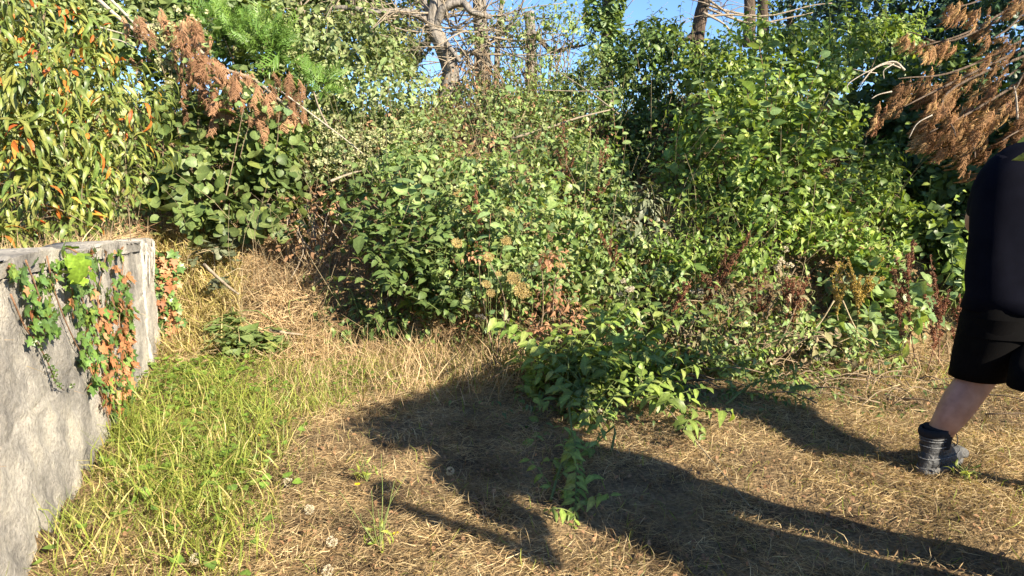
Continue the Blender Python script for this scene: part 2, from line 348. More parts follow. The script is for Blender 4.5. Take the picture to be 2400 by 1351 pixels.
for i in range(2):                 # bramble: three leaflets on a stalk
    V, F, ve = [], [], []
    for ang, off, sc in ((0, .38, .62), (1.25, .28, .5), (-1.25, .28, .5)):
        q = strip_leaf(OV, .36, .25, .6, .06, i + 3); c, s_ = math.cos(ang), math.sin(ang); n0 = len(V)
        for (x, y, z) in q.V * sc: V.append((x * c - y * s_, off + x * s_ + y * c, z))
        k = 0
        for l in q.lt: F.append(tuple(int(a) + n0 for a in q.lv[k:k + l])); k += l
        ve += list(q.vein)
    P_TRIFOIL.append(Proto(V, F, ve))
def blade(n=3, bend=.8, w=.012, seed=0):
    V = []; r = np.random.default_rng(seed); sx = (r.random() - .5) * .5
    for i in range(n + 1):
        t = i / n; a = bend * t * t; ww = w * (1 - t ** 1.6) + .0012
        V += [(-ww + sx * t * t * .3, t * math.sin(a * 1.1) * .9 + .0, t * math.cos(a * .9)), (ww + sx * t * t * .3, t * math.sin(a * 1.1) * .9, t * math.cos(a * .9))]
    return Proto(V, [(2 * i, 2 * i + 1, 2 * i + 3, 2 * i + 2) for i in range(n)])
P_BLADE = [blade(3, b, w, i) for i, (b, w) in enumerate([(.5, .016), (1.0, .02), (1.5, .016), (.8, .026), (1.9, .014)])]
P_FINE = [blade(2, b, w, i + 30) for i, (b, w) in enumerate([(.4, .006), (.9, .007), (1.4, .006), (.7, .009)])]
P_STRAW = [blade(2, b, w, i + 9) for i, (b, w) in enumerate([(.4, .010), (1.1, .013), (1.7, .009), (2.2, .010), (.7, .015)])]
def spray(seed, droop=1.0, n=16, L2=.34, w=.022):
    """feathery conifer spray along +Y, hanging to -Z: a stem with many thin side branchlets"""
    r = np.random.default_rng(seed); V, F = [], []
    def strip(a, b, w0, w1, side):
        k = len(V); V.extend([a - side * w0, a + side * w0, b + side * w1, b - side * w1]); F.append((k, k + 1, k + 2, k + 3))
    pt = lambda t: np.array([.05 * math.sin(5 * t + seed), t * (1 - .25 * droop * t), -.45 * droop * t * t])
    X = np.array([1., 0, 0])
    for i in range(4): strip(pt(i / 4), pt((i + 1) / 4), .016, .012, X)
    for i in range(n):
        t = .06 + .92 * (i + r.random() * .6) / n; p = pt(t); sgn = 1 if i % 2 else -1
        L = L2 * (1.05 - .6 * t) * (.7 + .6 * r.random())
        d = np.array([sgn * (.65 + .3 * r.random()), .55, -.25 - .6 * droop * r.random()]); d /= np.linalg.norm(d)
        q = p + d * L * .55; e = q + (d + np.array([0, .15, -.7 * droop])) * L * .45
        sd = np.cross(d, [0, 0, 1.]); sd /= np.linalg.norm(sd) + 1e-6; sd = sd * .8 + np.array([0, 0, .6]) * (r.random() - .5) * 2; 
        strip(p, q, w, w * 1.1, sd); strip(q, e, w * 1.1, w * .3, sd)
        if r.random() < .8:
            e2 = q + (d * .4 + np.array([-sgn * .25, .6, -.6 * droop])) * L * .45; strip(q, e2, w, w * .3, X)
    return Proto(V, F)
P_SPRAY_DEAD = [spray(i, d, 22, l, .021) for i, (d, l) in enumerate([(1.3, .3), (1.7, .24), (.9, .36), (1.4, .2), (1.1, .28)])]
P_SPRAY = [spray(i + 20, -.15, 18, .4, .02) for i in range(3)]
def puff(seed, n=14):              # small fluffy seed head: crossed flakes
    r = np.random.default_rng(seed); V, F = [], []
    for i in range(n):
        d = r.normal(size=3); d /= np.linalg.norm(d); s_ = np.cross(d, r.normal(size=3)); s_ /= np.linalg.norm(s_); k = len(V)
        V += [d * .15 - s_ * .1, d * .15 + s_ * .1, d * .5 + s_ * .16, d * .5 - s_ * .16]; F.append((k, k + 1, k + 2, k + 3))
    return Proto(V, F)
P_PUFF = [puff(i) for i in range(3)]

def basis(T, N):
    T = T / (np.linalg.norm(T, axis=1)[:, None] + 1e-9)
    S = np.cross(T, N); S /= np.linalg.norm(S, axis=1)[:, None] + 1e-9
    return np.stack([S, T, np.cross(S, T)], -1)          # columns
def basis_up(U, D):                                     # blades: Z along U, Y towards D
    U = U / (np.linalg.norm(U, axis=1)[:, None] + 1e-9)
    X = np.cross(D, U); X /= np.linalg.norm(X, axis=1)[:, None] + 1e-9
    return np.stack([X, np.cross(U, X), U], -1)
def scatter(parent, protos, P, R, S, mat, nparts=0, score=None, part='leaf', rest='foliage', top=None):
    """protos placed at P with rotation R and scale S; the nparts best-scored become objects, the rest is joined"""
    n = len(P)
    if n == 0: return None
    P = np.asarray(P, float); S = np.broadcast_to(np.asarray(S, float), (n,)); base = root_loc(parent)
    which = rng.integers(0, len(protos), n); own = np.zeros(n, bool)
    if nparts:
        px, py = proj(P); inside = (px > -20) & (px < 2420) & (py > -20) & (py < 1370)
        sc = (score if score is not None else np.zeros(n)) + .5 * rng.random(n) - 50 * (~inside)
        own[np.argsort(-sc)[:nparts]] = True; own &= inside
        for i in np.where(own)[0]:
            o = bpy.data.objects.new(part, protos[which[i]].me(part, mat)); COL.objects.link(o); o.parent = parent
            mt = np.eye(4); mt[:3, :3] = R[i] * S[i]; mt[:3, 3] = P[i] - base; o.matrix_local = Matrix(mt.tolist())
    Vs, LV, LT, RN, VE, off = [], [], [], [], [], 0
    for k, pr in enumerate(protos):
        I = np.where((which == k) & ~own)[0]
        if not len(I): continue
        v = np.einsum('nij,vj->nvi', R[I] * S[I][:, None, None], pr.V) + (P[I] - base)[:, None]
        nv = len(pr.V); Vs.append(v.reshape(-1, 3))
        LV.append((pr.lv[None] + (np.arange(len(I)) * nv)[:, None] + off).ravel()); LT.append(np.tile(pr.lt, len(I)))
        RN.append(np.repeat(rng.random(len(I)), nv)); VE.append(np.tile(pr.vein, len(I))); off += len(I) * nv
    if not Vs: return None
    me = mesh_np(rest, np.concatenate(Vs), np.concatenate(LV), np.concatenate(LT), mat, {'rnd': np.concatenate(RN), 'vein': np.concatenate(VE)})
    o = put(rest, me, parent); o['kind'] = 'stuff'
    return o

def unit(n):
    d = rng.normal(size=(n, 3)); return d / np.linalg.norm(d, axis=1)[:, None]
def lumps(d, seed, amp=.22):
    r = np.random.default_rng(seed); a = 0
    for k in range(5):
        w = r.normal(size=3) * (1.6 + 1.1 * k); a = a + np.sin(d @ w + r.random() * 6.28) / (1 + .5 * k)
    return 1 + amp * a / 1.6
class Blob:
    n = 0
    def __init__(s, px, py, Y, rx, ry, rd=None):
        m = mpp(px, py, Y); s.c = at(px, py, Y); s.r = np.array([rx * m, rd if rd else .75 * rx * m, ry * m]); s.area = math.pi * rx * ry * m * m
        Blob.n += 1; s.seed = Blob.n
HW = np.random.default_rng(5).normal(size=(7, 3)) * np.array([[7], [9], [12], [15], [19], [24], [30]]) * .8
def holes(P):
    return sum(np.sin(P @ w + 1.7 * i) / (1 + .25 * i) for i, w in enumerate(HW))
def sample_blobs(blobs, leaf, k=5.0, shell=.5, amp=.22, front=.35, gap=.72):
    """points spread through lumpy ellipsoids (denser towards the skin), with outward normals and a nearness score"""
    Ps, Ns, Sc = [], [], []
    for b in blobs:
        n = int(k * b.area / (leaf * leaf * .42) * 1.6)
        d = unit(n); tc = CAM - b.c; tc /= np.linalg.norm(tc)
        f = d @ tc; keep = (f > -front) | (rng.random(n) < .12) ; keep &= (d[:, 2] > -.75)
        d = d[keep]; f = f[keep]; n = len(d)
        rr = (1 - shell * rng.random(n) ** 1.6) * lumps(d, b.seed, amp)
        P = b.c + d * b.r * rr[:, None]; Nn = d / b.r; Nn /= np.linalg.norm(Nn, axis=1)[:, None]
        sc = f + 2 * (rr - 1)
        ok = P[:, 2] > terrain(P[:, 0], P[:, 1]) + .02
        h_ = holes(P); ok &= (h_ > -.35) | (rng.random(len(P)) > gap)
        for q in blobs:
            if q is not b: ok &= ((((P - q.c) / q.r) ** 2).sum(1) > .45)
        Ps.append(P[ok]); Ns.append(Nn[ok]); Sc.append(sc[ok])
    return np.concatenate(Ps), np.concatenate(Ns), np.concatenate(Sc)
def leaf_frames(N, mode='bush'):
    n = len(N); J = unit(n)
    if mode == 'droop':
        T = N * .8 + np.array([0, 0, -.45]) + J * .65; U = N * .45 + np.array([0, 0, .8]) + unit(n) * .5
    elif mode == 'flat':
        T = J * np.array([1, 1, .3]) + np.array([0, 0, -.1]); U = np.array([0, 0, 1.0]) + N * .5 + unit(n) * .45
    elif mode == 'up':
        T = N * .4 + np.array([0, 0, .6]) + J * .7; U = N + np.array([0, 0, .2]) + unit(n) * .5
    else:
        T = J * .8 + N * .35 + np.array([0, 0, -.35]); U = N * .7 + np.array([0, 0, .55]) + unit(n) * .55
    return basis(T, U)
def twiggery(parent, blobs, base, n, mat, r0=.008, name='twigs', reach=.9):
    mb = MB(); base = np.asarray(base, float)
    for i in range(n):
        b = blobs[i % len(blobs)]; d = unit(1)[0]; d[2] = abs(d[2]) * .8 - .1
        e = b.c + d * b.r * reach
        g = np.array([b.c[0], b.c[1], 0]) * .6 + np.array([base[0], base[1], 0]) * .4 + np.append(rng.normal(size=2) * .15, 0); g[2] = terrain(g[0], g[1]) - .03
        m_ = (g + e) / 2 + unit(1)[0] * .12 + np.array([0, 0, .1])
        tube(mb, spline([g, m_, e], 7), np.linspace(r0, r0 * .25, 7), 4)
    o = build(mb, name, mat, parent); o['kind'] = 'stuff'; return o
def shoots(parent, starts, ends, mat_leaf, mat_stem, protos, leaf, gap=.06, sag=.08, r=.0035, rest='shoot_leaves', nparts=0, mode='flat'):
    """arching leafy shoots, leaves set alternately along each"""
    mb = MB(); P, N, Sc = [], [], []; 
    for a, b in zip(starts, ends):
        a = np.asarray(a); b = np.asarray(b); L = np.linalg.norm(b - a); mid = (a + b) / 2 + np.array([0, 0, sag * L]) + unit(1)[0] * .06 * L
        c = spline([a, mid, b], 10); tube(mb, c, np.linspace(r, r * .4, 10), 4)
        m_ = max(3, int(L / gap)); t = np.linspace(.12, 1, m_)
        pts = np.stack([np.interp(t, np.linspace(0, 1, 10), c[:, q]) for q in range(3)], 1)
        dirs = np.gradient(pts, axis=0); dirs /= np.linalg.norm(dirs, axis=1)[:, None]
        sd = np.cross(dirs, [0, 0, 1.]); sd += 1e-4; sd /= np.linalg.norm(sd, axis=1)[:, None]
        sg = np.where(np.arange(m_) % 2, 1, -1)[:, None]
        P.append(pts); N.append(sd * sg + dirs * .4 + unit(m_) * .35); Sc.append(np.ones(m_))
    P = np.concatenate(P); T = np.concatenate(N); n = len(P)
    U = np.array([0, 0, 1.]) + unit(n) * .4 + np.array([.35, -.45, 0])
    T = T + np.array([0, 0, -.25])
    o = build(mb, 'shoots', mat_stem, parent); o['kind'] = 'stuff'
    scatter(parent, protos, P, basis(T, U), leaf * (.65 + .6 * rng.random(n)), mat_leaf, nparts, np.ones(n), 'leaf', rest)
def bush(name, label, blobs, leaf, mat, protos, k=5., parts=0, mode='bush', cat='bush', shell=.6, amp=.36, twigs=14, stem='twig', nshoots=0, shoot_len=.35, group=None, size=(.6, .75), gap=.72):
    zb = blobs[0]; base = zb.c.copy(); base[2] = terrain(base[0], base[1])
    t = thing(name, label, cat, base, group)
    P, N, Sc = sample_blobs(blobs, leaf, k, shell, amp, gap=gap)
    scatter(t, protos, P, leaf_frames(N, mode), leaf * (size[0] + size[1] * rng.random(len(P))) * np.where(rng.random(len(P)) < .1, 1.6, .95), mat, parts, Sc)
    if twigs: twiggery(t, blobs, base, twigs, M[stem])
    if nshoots:
        a, e = [], []
        for i in range(nshoots):
            b = blobs[i % len(blobs)]; d = unit(1)[0]; tc = (CAM - b.c); tc /= np.linalg.norm(tc)
            d = d + tc * .5 + np.array([0, 0, .35]); d /= np.linalg.norm(d)
            s_ = b.c + d * b.r * .8; g = d * .5 + np.array([0, 0, .5]) + unit(1)[0] * .5; g /= np.linalg.norm(g)
            a.append(s_); e.append(s_ + g * shoot_len * (.6 + .8 * rng.random()))
        shoots(t, a, e, mat, M['stem_green'], protos, leaf, gap=leaf * .8)
    return t

# ------------------------------------------------------------------ the setting: ground
def ground_mat():
    m, t, new, ln = nodes('ground_litter')
    ge = new('ShaderNodeNewGeometry')
    n1 = new('ShaderNodeTexNoise'); n1.inputs['Scale'].default_value = 3; n1.inputs['Detail'].default_value = 8; ln(ge.outputs['Position'], n1.inputs['Vector'])
    r1 = ramp(new, [(.32, (.09, .062, .037)), (.5, (.19, .135, .075)), (.68, (.30, .215, .115))]); ln(n1.outputs[0], r1.inputs[0])
    n2 = new('ShaderNodeTexNoise'); n2.inputs['Scale'].default_value = 60; n2.inputs['Detail'].default_value = 6; ln(ge.outputs['Position'], n2.inputs['Vector'])
    r2 = ramp(new, [(.3, (.4, .4, .4)), (.7, (1.3, 1.25, 1.2))]); ln(n2.outputs[0], r2.inputs[0])
    x = new('ShaderNodeMix'); x.data_type = 'RGBA'; x.blend_type = 'MULTIPLY'; x.inputs[0].default_value = 1; ln(r1.outputs[0], x.inputs[6]); ln(r2.outputs[0], x.inputs[7])
    b = new('ShaderNodeBump'); b.inputs['Strength'].default_value = .9; b.inputs['Distance'].default_value = .02; ln(n2.outputs[0], b.inputs['Height'])
    p = new('ShaderNodeBsdfPrincipled'); p.inputs['Roughness'].default_value = .95; p.inputs['Specular IOR Level'].default_value = .1
    ln(x.outputs[2], p.inputs['Base Color']); ln(b.outputs[0], p.inputs['Normal'])
    o = new('ShaderNodeOutputMaterial'); ln(p.outputs[0], o.inputs[0]); return m
M['ground'] = ground_mat()
xs = np.concatenate([[-400, -150, -60, -30, -16, -10], np.arange(-7, 7.01, .1), [10, 16, 30, 60, 150, 400]])
ys = np.concatenate([[-400, -150, -60, -30, -12, -5], np.arange(-2, 11.01, .1), [13, 16, 22, 30, 60, 150, 400]])
X, Y = np.meshgrid(xs, ys); Z = terrain(X, Y); nx, ny = len(xs), len(ys)
idx = np.arange(nx * ny).reshape(ny, nx)
quads = np.stack([idx[:-1, :-1], idx[:-1, 1:], idx[1:, 1:], idx[1:, :-1]], -1).reshape(-1, 4)
g = put('ground', mesh_np('ground', np.stack([X, Y, Z], -1).reshape(-1, 3), quads.ravel(), np.full(len(quads), 4), M['ground'])); g['kind'] = 'structure'

# ------------------------------------------------------------------ the concrete wall
def wall_top(y): return 1.115 - (np.asarray(y, float) - 2.2) * .062
def wnoise(a, z, s=0): return .002 * np.sin(7 * a + 9 * z + s) + .003 * np.sin(17 * a - 9 * z + s) + .004 * np.sin(31 * a + 23 * z) + .003 * np.sin(61 * z + 43 * a)
wl = thing('concrete_wall', 'weathered pale grey concrete retaining wall half covered with ivy', 'wall', (wall_x(4.), 4., 0))
def wall_slab(name, y0, y1, z0f, z1f, off, thick, amp=1., na=90, nz=30, seed=0):
    aa = np.linspace(y0, y1, na); V = []
    for i, a in enumerate(aa):
        for j in range(nz):
            t = j / (nz - 1); z = z0f(a) * (1 - t) + z1f(a) * t
            edge = .022 * (j == nz - 1) * rng.random()
            o = off + amp * wnoise(a, z, seed) + amp * .004 * (rng.random() - .5)
            if nz > 40:
                o -= .006 * (abs(z - .46 - .02 * a) < .009)
                h_ = math.sin(23 * a + 5) * math.sin(19 * z + 2) + math.sin(41 * a) * math.sin(37 * z + 1); o -= .005 * max(0, h_ - 1.15)
            V.append(np.array([wall_x(a), a, z - edge]) + WN * o)
    n0 = len(V); F = [(i * nz + j, (i + 1) * nz + j, (i + 1) * nz + j + 1, i * nz + j + 1) for i in range(na - 1) for j in range(nz - 1)]
    for a in aa:
        for z in (z0f(a), z1f(a) - .005): V.append(np.array([wall_x(a), a, z]) - WN * thick)
    for i in range(na - 1):
        b = n0 + 2 * i; F += [(i * nz + nz - 1, (i + 1) * nz + nz - 1, b + 3, b + 1), (b + 2, b, b + 1, b + 3)]
    for i in (0, na - 1): F.append(tuple(i * nz + j for j in range(nz)) + (n0 + 2 * i + 1, n0 + 2 * i))
    mb = MB().add(V, F); return build(mb, name, M['concrete'], wl, smooth=False)
wall_slab('wall_face', WALL_Y0, WALL_Y1 - .42, lambda a: -.2, lambda a: wall_top(a) - .075, 0, .2, 1, 330, 80)
wall_slab('coping', WALL_Y0, WALL_Y1 - .42, lambda a: wall_top(a) - .078, lambda a: wall_top(a) + .012 * math.sin(5 * a), .009, .24, 1.3, 130, 6, 3)
wall_slab('end_panel', WALL_Y1 - .423, WALL_Y1, lambda a: -.2, lambda a: wall_top(a) + .005, .014, .22, 1.5, 22, 30, 5)
mb = MB()                          # broken sockets: ragged ridges with deep gaps under the coping of the end panel
for i in range(16):
    a = WALL_Y1 - .40 + .37 * rng.random(); zt = wall_top(a) - .02 - .1 * rng.random(); p = np.array([wall_x(a), a, zt]) + WN * .016
    L = .06 + .18 * rng.random(); q = p + np.array([0, 0, -L])
    tube(mb, spline([p + WN * .012, (p + q) / 2 + WN * .008, q], 5), np.linspace(.012, .003, 5), 5, .4, i)
o = build(mb, 'cement_drips', M['concrete'], wl); o['kind'] = 'stuff'

# ------------------------------------------------------------------ trees
def trunk_part(parent, name, ctrl, r0, r1, mat='bark', sides=12, n=22, rough=.18, seed=1):
    mb = MB(); tube(mb, spline(ctrl, n), np.linspace(r0, r1, n), sides, rough, seed); return build(mb, name, M[mat], parent)
def bare_branches(parent, starts, n, length, mat='deadwood', r=.012, up=.25, side=None, name='branch', sub=3, stuff=True):
    mb = MB()
    for i in range(n):
        s_ = np.asarray(starts[i % len(starts)]) + unit(1)[0] * .05
        d = unit(1)[0] * np.array([1, .7, .6]) + np.array([0, 0, up]); 
        if side is not None: d = d + np.asarray(side) * rng.random()
        d /= np.linalg.norm(d); L = length * (.45 + .8 * rng.random())
        c = spline([s_, s_ + d * L * .5 + unit(1)[0] * .12 * L, s_ + d * L + np.array([0, 0, -.1 * L]) + unit(1)[0] * .15 * L], 8)
        rr = r * (.5 + .8 * rng.random()); tube(mb, c, np.linspace(rr, rr * .3, 8), 5)
        for k in range(sub):
            j = 2 + int(rng.integers(0, 5)); d2 = d * .5 + unit(1)[0] * .9; L2 = L * .4 * (.4 + rng.random())
            tube(mb, spline([c[j], c[j] + d2 * L2 * .5, c[j] + d2 * L2 + unit(1)[0] * .1 * L2], 5), np.linspace(rr * .55, rr * .15, 5), 4)
    o = build(mb, name, M[mat], parent)
    if stuff: o['kind'] = 'stuff'
    return o
def crown(parent, c, r, leaf, mat, protos, n, name='crown'):
    d = unit(n); P = np.asarray(c) + d * np.asarray(r) * ((1 - .6 * rng.random(n) ** 1.5) * lumps(d, 77, .3))[:, None]
    return scatter(parent, protos, P, leaf_frames(d), leaf * (.6 + .6 * rng.random(n)), M[mat], rest=name)

# gnarled bare tree on the bank
t = thing('gnarled_tree', 'gnarled pale barked tree with bent trunk and tangle of dead branches', 'tree', ground_hit(1035, 262) * [1, 1, 1])
tY = 9.0
trunk_part(t, 'trunk', [at(1028, 300, tY), at(1045, 225, tY), at(1056, 165, tY), at(1030, 95, tY), at(1012, 55, tY), at(1025, -40, tY), at(1000, -300, tY + .3), at(1040, -620, tY + .5)], .118, .06, seed=4)
trunk_part(t, 'limb', [at(1018, 70, tY), at(1040, 20, tY - .1), at(1085, 8, tY - .1), at(1105, 28, tY - .2), at(1150, 40, tY)], .055, .03, seed=5)
trunk_part(t, 'limb', [at(1020, 60, tY), at(960, 30, tY - .1), at(880, 28, tY - .2), at(800, 18, tY - .2), at(740, 30, tY)], .045, .015, seed=6)
trunk_part(t, 'limb', [at(1040, 95, tY), at(1060, 120, tY - .2), at(1078, 145, tY - .25)], .032, .022, seed=8)
trunk_part(t, 'limb', [at(1015, 50, tY), at(985, -20, tY), at(940, -120, tY)], .04, .02, seed=9)
bare_branches(t, [at(1050, 75, tY), at(1080, 60, tY), at(1110, 90, tY - .1), at(1020, 40, tY), at(1100, 120, tY)], 46, .85, r=.013, up=.05)
bare_branches(t, [at(900, 40, tY), at(830, 30, tY), at(960, 40, tY), at(780, 30, tY), at(700, 10, tY)], 46, .7, r=.011, up=.2)
bare_branches(t, [at(1090, 130, tY), at(1110, 160, tY), at(1130, 150, tY), at(1080, 190, tY)], 40, .55, r=.009, up=-.8, name='hanging_dead_twigs')
bare_branches(t, [at(x, y, 8.85) for x, y in ((1000, 60), (1050, 110), (1090, 60), (1120, 170), (1060, 30), (980, 110), (1150, 90))], 36, .55, r=.004, up=.05, name='fine_twigs')
crown(t, at(1000, -560, tY + .3), (1.6, 1.2, .9), .07, 'hedge', P_OVATE, 2500)

t = thing('straight_tree', 'straight brown trunk standing close behind the gnarled tree', 'tree', at(1135, 290, 9.5))
trunk_part(t, 'trunk', [at(1140, 300, 9.5), at(1132, 200, 9.5), at(1128, 90, 9.5), at(1122, 0, 9.5), at(1115, -320, 9.6), at(1125, -640, 9.7)], .115, .06, seed=11)
bare_branches(t, [at(1128, 80, 9.5), at(1124, 30, 9.5), at(1130, 110, 9.5)], 34, .95, r=.012, up=.1, side=(.6, 0, 0))
crown(t, at(1125, -600, 9.6), (1.2, 1.0, .8), .07, 'hedge', P_OVATE, 1500)

t = thing('slender_tree', 'thin grey leaning stem against the blue sky, left of the lopped trunk', 'tree', at(1165, 290, 9.9))
trunk_part(t, 'trunk', [at(1158, 290, 9.9), at(1163, 180, 9.9), at(1168, 60, 9.9), at(1178, -20, 9.9), at(1190, -300, 9.9)], .045, .02, seed=12)
trunk_part(t, 'limb', [at(1166, 90, 9.9), at(1205, 50, 9.9), at(1235, -20, 9.9)], .02, .01, seed=12)
bare_branches(t, [at(1166, 60, 9.9), at(1175, 20, 9.9), at(1165, 110, 9.9)], 18, .6, r=.007, up=.3)

t = thing('lopped_tree', 'lopped pale trunk with a square cut top and one side limb', 'tree', at(1245, 280, 9.6))
trunk_part(t, 'trunk', [at(1243, 280, 9.6), at(1246, 160, 9.6), at(1244, 80, 9.6), at(1240, 28, 9.6)], .072, .062, seed=13, n=14)
trunk_part(t, 'limb', [at(1250, 78, 9.55), at(1272, 100, 9.5), at(1296, 122, 9.45), at(1330, 112, 9.4), at(1372, 106, 9.4)], .038, .012, seed=14)
bare_branches(t, [at(1300, 120, 9.5), at(1250, 90, 9.5), at(1340, 110, 9.4)], 22, .5, r=.006, up=.3)

t = thing('ivy_clad_tree', 'tall trunk wrapped in bright green climbing ivy below blue sky', 'tree', at(1425, 280, 9.4))
trunk_part(t, 'trunk', [at(1420, 280, 9.4), at(1424, 120, 9.4), at(1425, 0, 9.4), at(1430, -300, 9.4)], .09, .05, seed=15)
bl = [Blob(1425, 0, 9.3, 48, 60, .22), Blob(1420, 90, 9.3, 42, 60, .2), Blob(1432, -90, 9.3, 60, 70, .25), Blob(1400, 40, 9.3, 32, 30, .15)]
P, N, Sc = sample_blobs(bl, .07, 5)
scatter(t, P_HEART, P, leaf_frames(N, 'droop'), .07 * (.6 + .6 * rng.random(len(P))), M['sapling'], 120, Sc)
bare_branches(t, [at(1440, 60, 9.4), at(1430, 0, 9.4)], 14, .6, r=.006, up=.5)

t = thing('dark_barked_tree', 'dark rough trunk with a leaning limb beside the bramble crest', 'tree', at(1635, 170, 9.2))
trunk_part(t, 'trunk', [at(1632, 180, 9.2), at(1636, 90, 9.2), at(1645, 30, 9.2), at(1655, -30, 9.2), at(1660, -300, 9.2), at(1650, -560, 9.2)], .095, .05, 'bark_dark', seed=16)
trunk_part(t, 'limb', [at(1638, 70, 9.2), at(1612, 92, 9.15), at(1580, 116, 9.1)], .045, .02, 'bark_dark', seed=17)
for i, (c0) in enumerate([[(1652, 10), (1720, 30), (1800, 38), (1900, 14), (1950, 8)], [(1660, 0), (1700, 28), (1740, 60), (1770, 95)], [(1655, 20), (1760, 55), (1860, 40), (1905, 30)], [(1650, 40), (1730, 36), (1840, 60)], [(1648, 30), (1700, 60), (1730, 105)]]):
    trunk_part(t, 'dead_branch', [at(x, y, 9.1 - .1 * i) for x, y in c0], .016, .006, 'deadwood', 5, 12, .1, i)
bare_branches(t, [at(1680, 30, 9.1), at(1700, 45, 9.1), at(1660, 10, 9.1)], 18, .5, r=.006, up=.1)
crown(t, at(1660, -520, 9.2), (1.3, 1.0, .8), .08, 'dark', P_OVATE, 1800)

for (px, Yd, lab) in ((1755, 12.5, 'distant brown trunk on the skyline, the left of a close pair'), (1787, 12.8, 'distant brown trunk on the skyline, the right of a close pair')):
    t = thing('distant_tree', lab, 'tree', at(px, 90, Yd))
    trunk_part(t, 'trunk', [at(px, 110, Yd), at(px + 2, 20, Yd), at(px - 4, -150, Yd), at(px, -420, Yd)], .10, .06, 'bark_dark', 9, 12, .15, px)
    crown(t, at(px, -400, Yd), (1.2, 1.0, .8), .1, 'far', P_OVATE, 700)

# far dark trees behind the right-hand crest
def far_tree(label, blobs, k=3.2, mat='far', leaf=.09):
    b = blobs[0]; z0 = terrain(b.c[0], b.c[1]); t = thing('far_tree', label, 'tree', (b.c[0], b.c[1], z0), 'trees on the skyline')
    trunk_part(t, 'trunk', [(b.c[0], b.c[1], z0 - .1), (b.c[0] + .1, b.c[1], (z0 + b.c[2]) / 2), b.c], .12, .05, 'bark_dark', 9, 10, .15, b.seed)
    P, N, Sc = sample_blobs(blobs, leaf, k, .6, .3, gap=.3)
    scatter(t, P_OVATE, P, leaf_frames(N), leaf * (.6 + .7 * rng.random(len(P))), M[mat], rest='crown'); return t
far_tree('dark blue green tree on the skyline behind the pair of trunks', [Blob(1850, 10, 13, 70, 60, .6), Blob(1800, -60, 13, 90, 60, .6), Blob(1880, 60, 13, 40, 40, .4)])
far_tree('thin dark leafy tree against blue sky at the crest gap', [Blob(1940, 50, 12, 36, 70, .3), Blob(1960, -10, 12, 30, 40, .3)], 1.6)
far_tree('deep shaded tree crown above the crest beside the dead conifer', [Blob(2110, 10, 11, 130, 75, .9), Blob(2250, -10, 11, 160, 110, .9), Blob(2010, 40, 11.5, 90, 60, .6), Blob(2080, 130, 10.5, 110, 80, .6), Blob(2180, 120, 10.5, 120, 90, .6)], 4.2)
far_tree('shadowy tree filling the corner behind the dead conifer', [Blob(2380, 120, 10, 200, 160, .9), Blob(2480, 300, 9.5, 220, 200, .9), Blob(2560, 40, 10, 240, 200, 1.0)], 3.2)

# ------------------------------------------------------------------ hedge and bank, left to right
bush('evergreen_tree', 'tall dense evergreen filling the top edge behind the dead branches', [Blob(480, -40, 10, 260, 110, .8), Blob(760, -10, 10.2, 170, 90, .7), Blob(930, -60, 10.2, 160, 80, .7), Blob(250, -60, 9.5, 220, 140, .8), Blob(60, 40, 7.5, 260, 160, .6), Blob(40, 300, 6.8, 240, 200, .6), Blob(640, 70, 9.9, 180, 110, .7), Blob(860, 90, 10.1, 140, 110, .6)], .075, M['hedge'], P_OVATE, 5.6, 0, cat='tree', twigs=30, gap=.15)
bush('hedge_thicket', 'pale green leafy thicket sloping down beneath the gnarled tree', [Blob(700, 110, 8.8, 120, 90, .6), Blob(820, 120, 9.0, 130, 90, .6), Blob(760, 220, 8.5, 150, 100, .6), Blob(900, 230, 8.5, 120, 90, .6), Blob(935, 140, 9.2, 45, 80, .4), Blob(680, 280, 8.2, 90, 80, .5), Blob(945, 315, 8.2, 80, 55, .5)], .062, M['hedge'], P_OVATE, 4.2, 260, nshoots=40, shoot_len=.4, twigs=40)
bush('hazel_bush', 'bush of broader heart shaped leaves beside the brown dead branch', [Blob(520, 30, 8.6, 120, 60, .5), Blob(400, 30, 8.2, 90, 70, .5), Blob(620, 180, 8.1, 110, 60, .5), Blob(330, 120, 7.6, 80, 70, .4), Blob(420, 210, 7.4, 70, 60, .4)], .085, M['bindweed'], P_HEART, 3.8, 200, nshoots=20, shoot_len=.4)
bush('green_conifer', 'feathery bright green conifer poking out above the thicket', [Blob(570, 100, 7.9, 60, 46, .3), Blob(620, 110, 7.9, 56, 40, .3), Blob(520, 70, 8.0, 46, 36, .3), Blob(665, 130, 7.9, 40, 30, .2), Blob(740, 210, 7.8, 40, 40, .25)], .2, M['conifer'], P_SPRAY, 16, 120, mode='up', cat='conifer', twigs=12, shell=.7)
bush('round_leaf_thicket', 'thicket of grey green rounded leaves over a dark hollow behind the wall', [Blob(450, 300, 6.9, 95, 70, .45), Blob(560, 320, 7.0, 100, 75, .5), Blob(640, 380, 6.9, 80, 80, .45), Blob(500, 400, 6.8, 100, 70, .5), Blob(620, 460, 6.8, 90, 50, .4), Blob(420, 450, 6.6, 70, 50, .35), Blob(680, 310, 7.1, 60, 60, .4), Blob(470, 510, 6.35, 60, 36, .25), Blob(560, 525, 6.35, 70, 36, .25), Blob(660, 530, 6.3, 60, 44, .25)], .082, M['bindweed'], P_ROUND, 4.6, 300, mode='bush', nshoots=16, shoot_len=.3, twigs=26)
bush('clematis', 'creamy seed headed climber spread across the thicket slope', [Blob(800, 350, 7.7, 110, 60, .4), Blob(900, 340, 7.6, 110, 60, .4), Blob(1000, 330, 7.6, 90, 60, .4), Blob(740, 400, 7.4, 60, 50, .3)], .05, M['hedge'], P_OVATE, 3.6, 120, twigs=26, nshoots=16, cat='climber')
t = bpy.data.objects['clematis']
pts = []
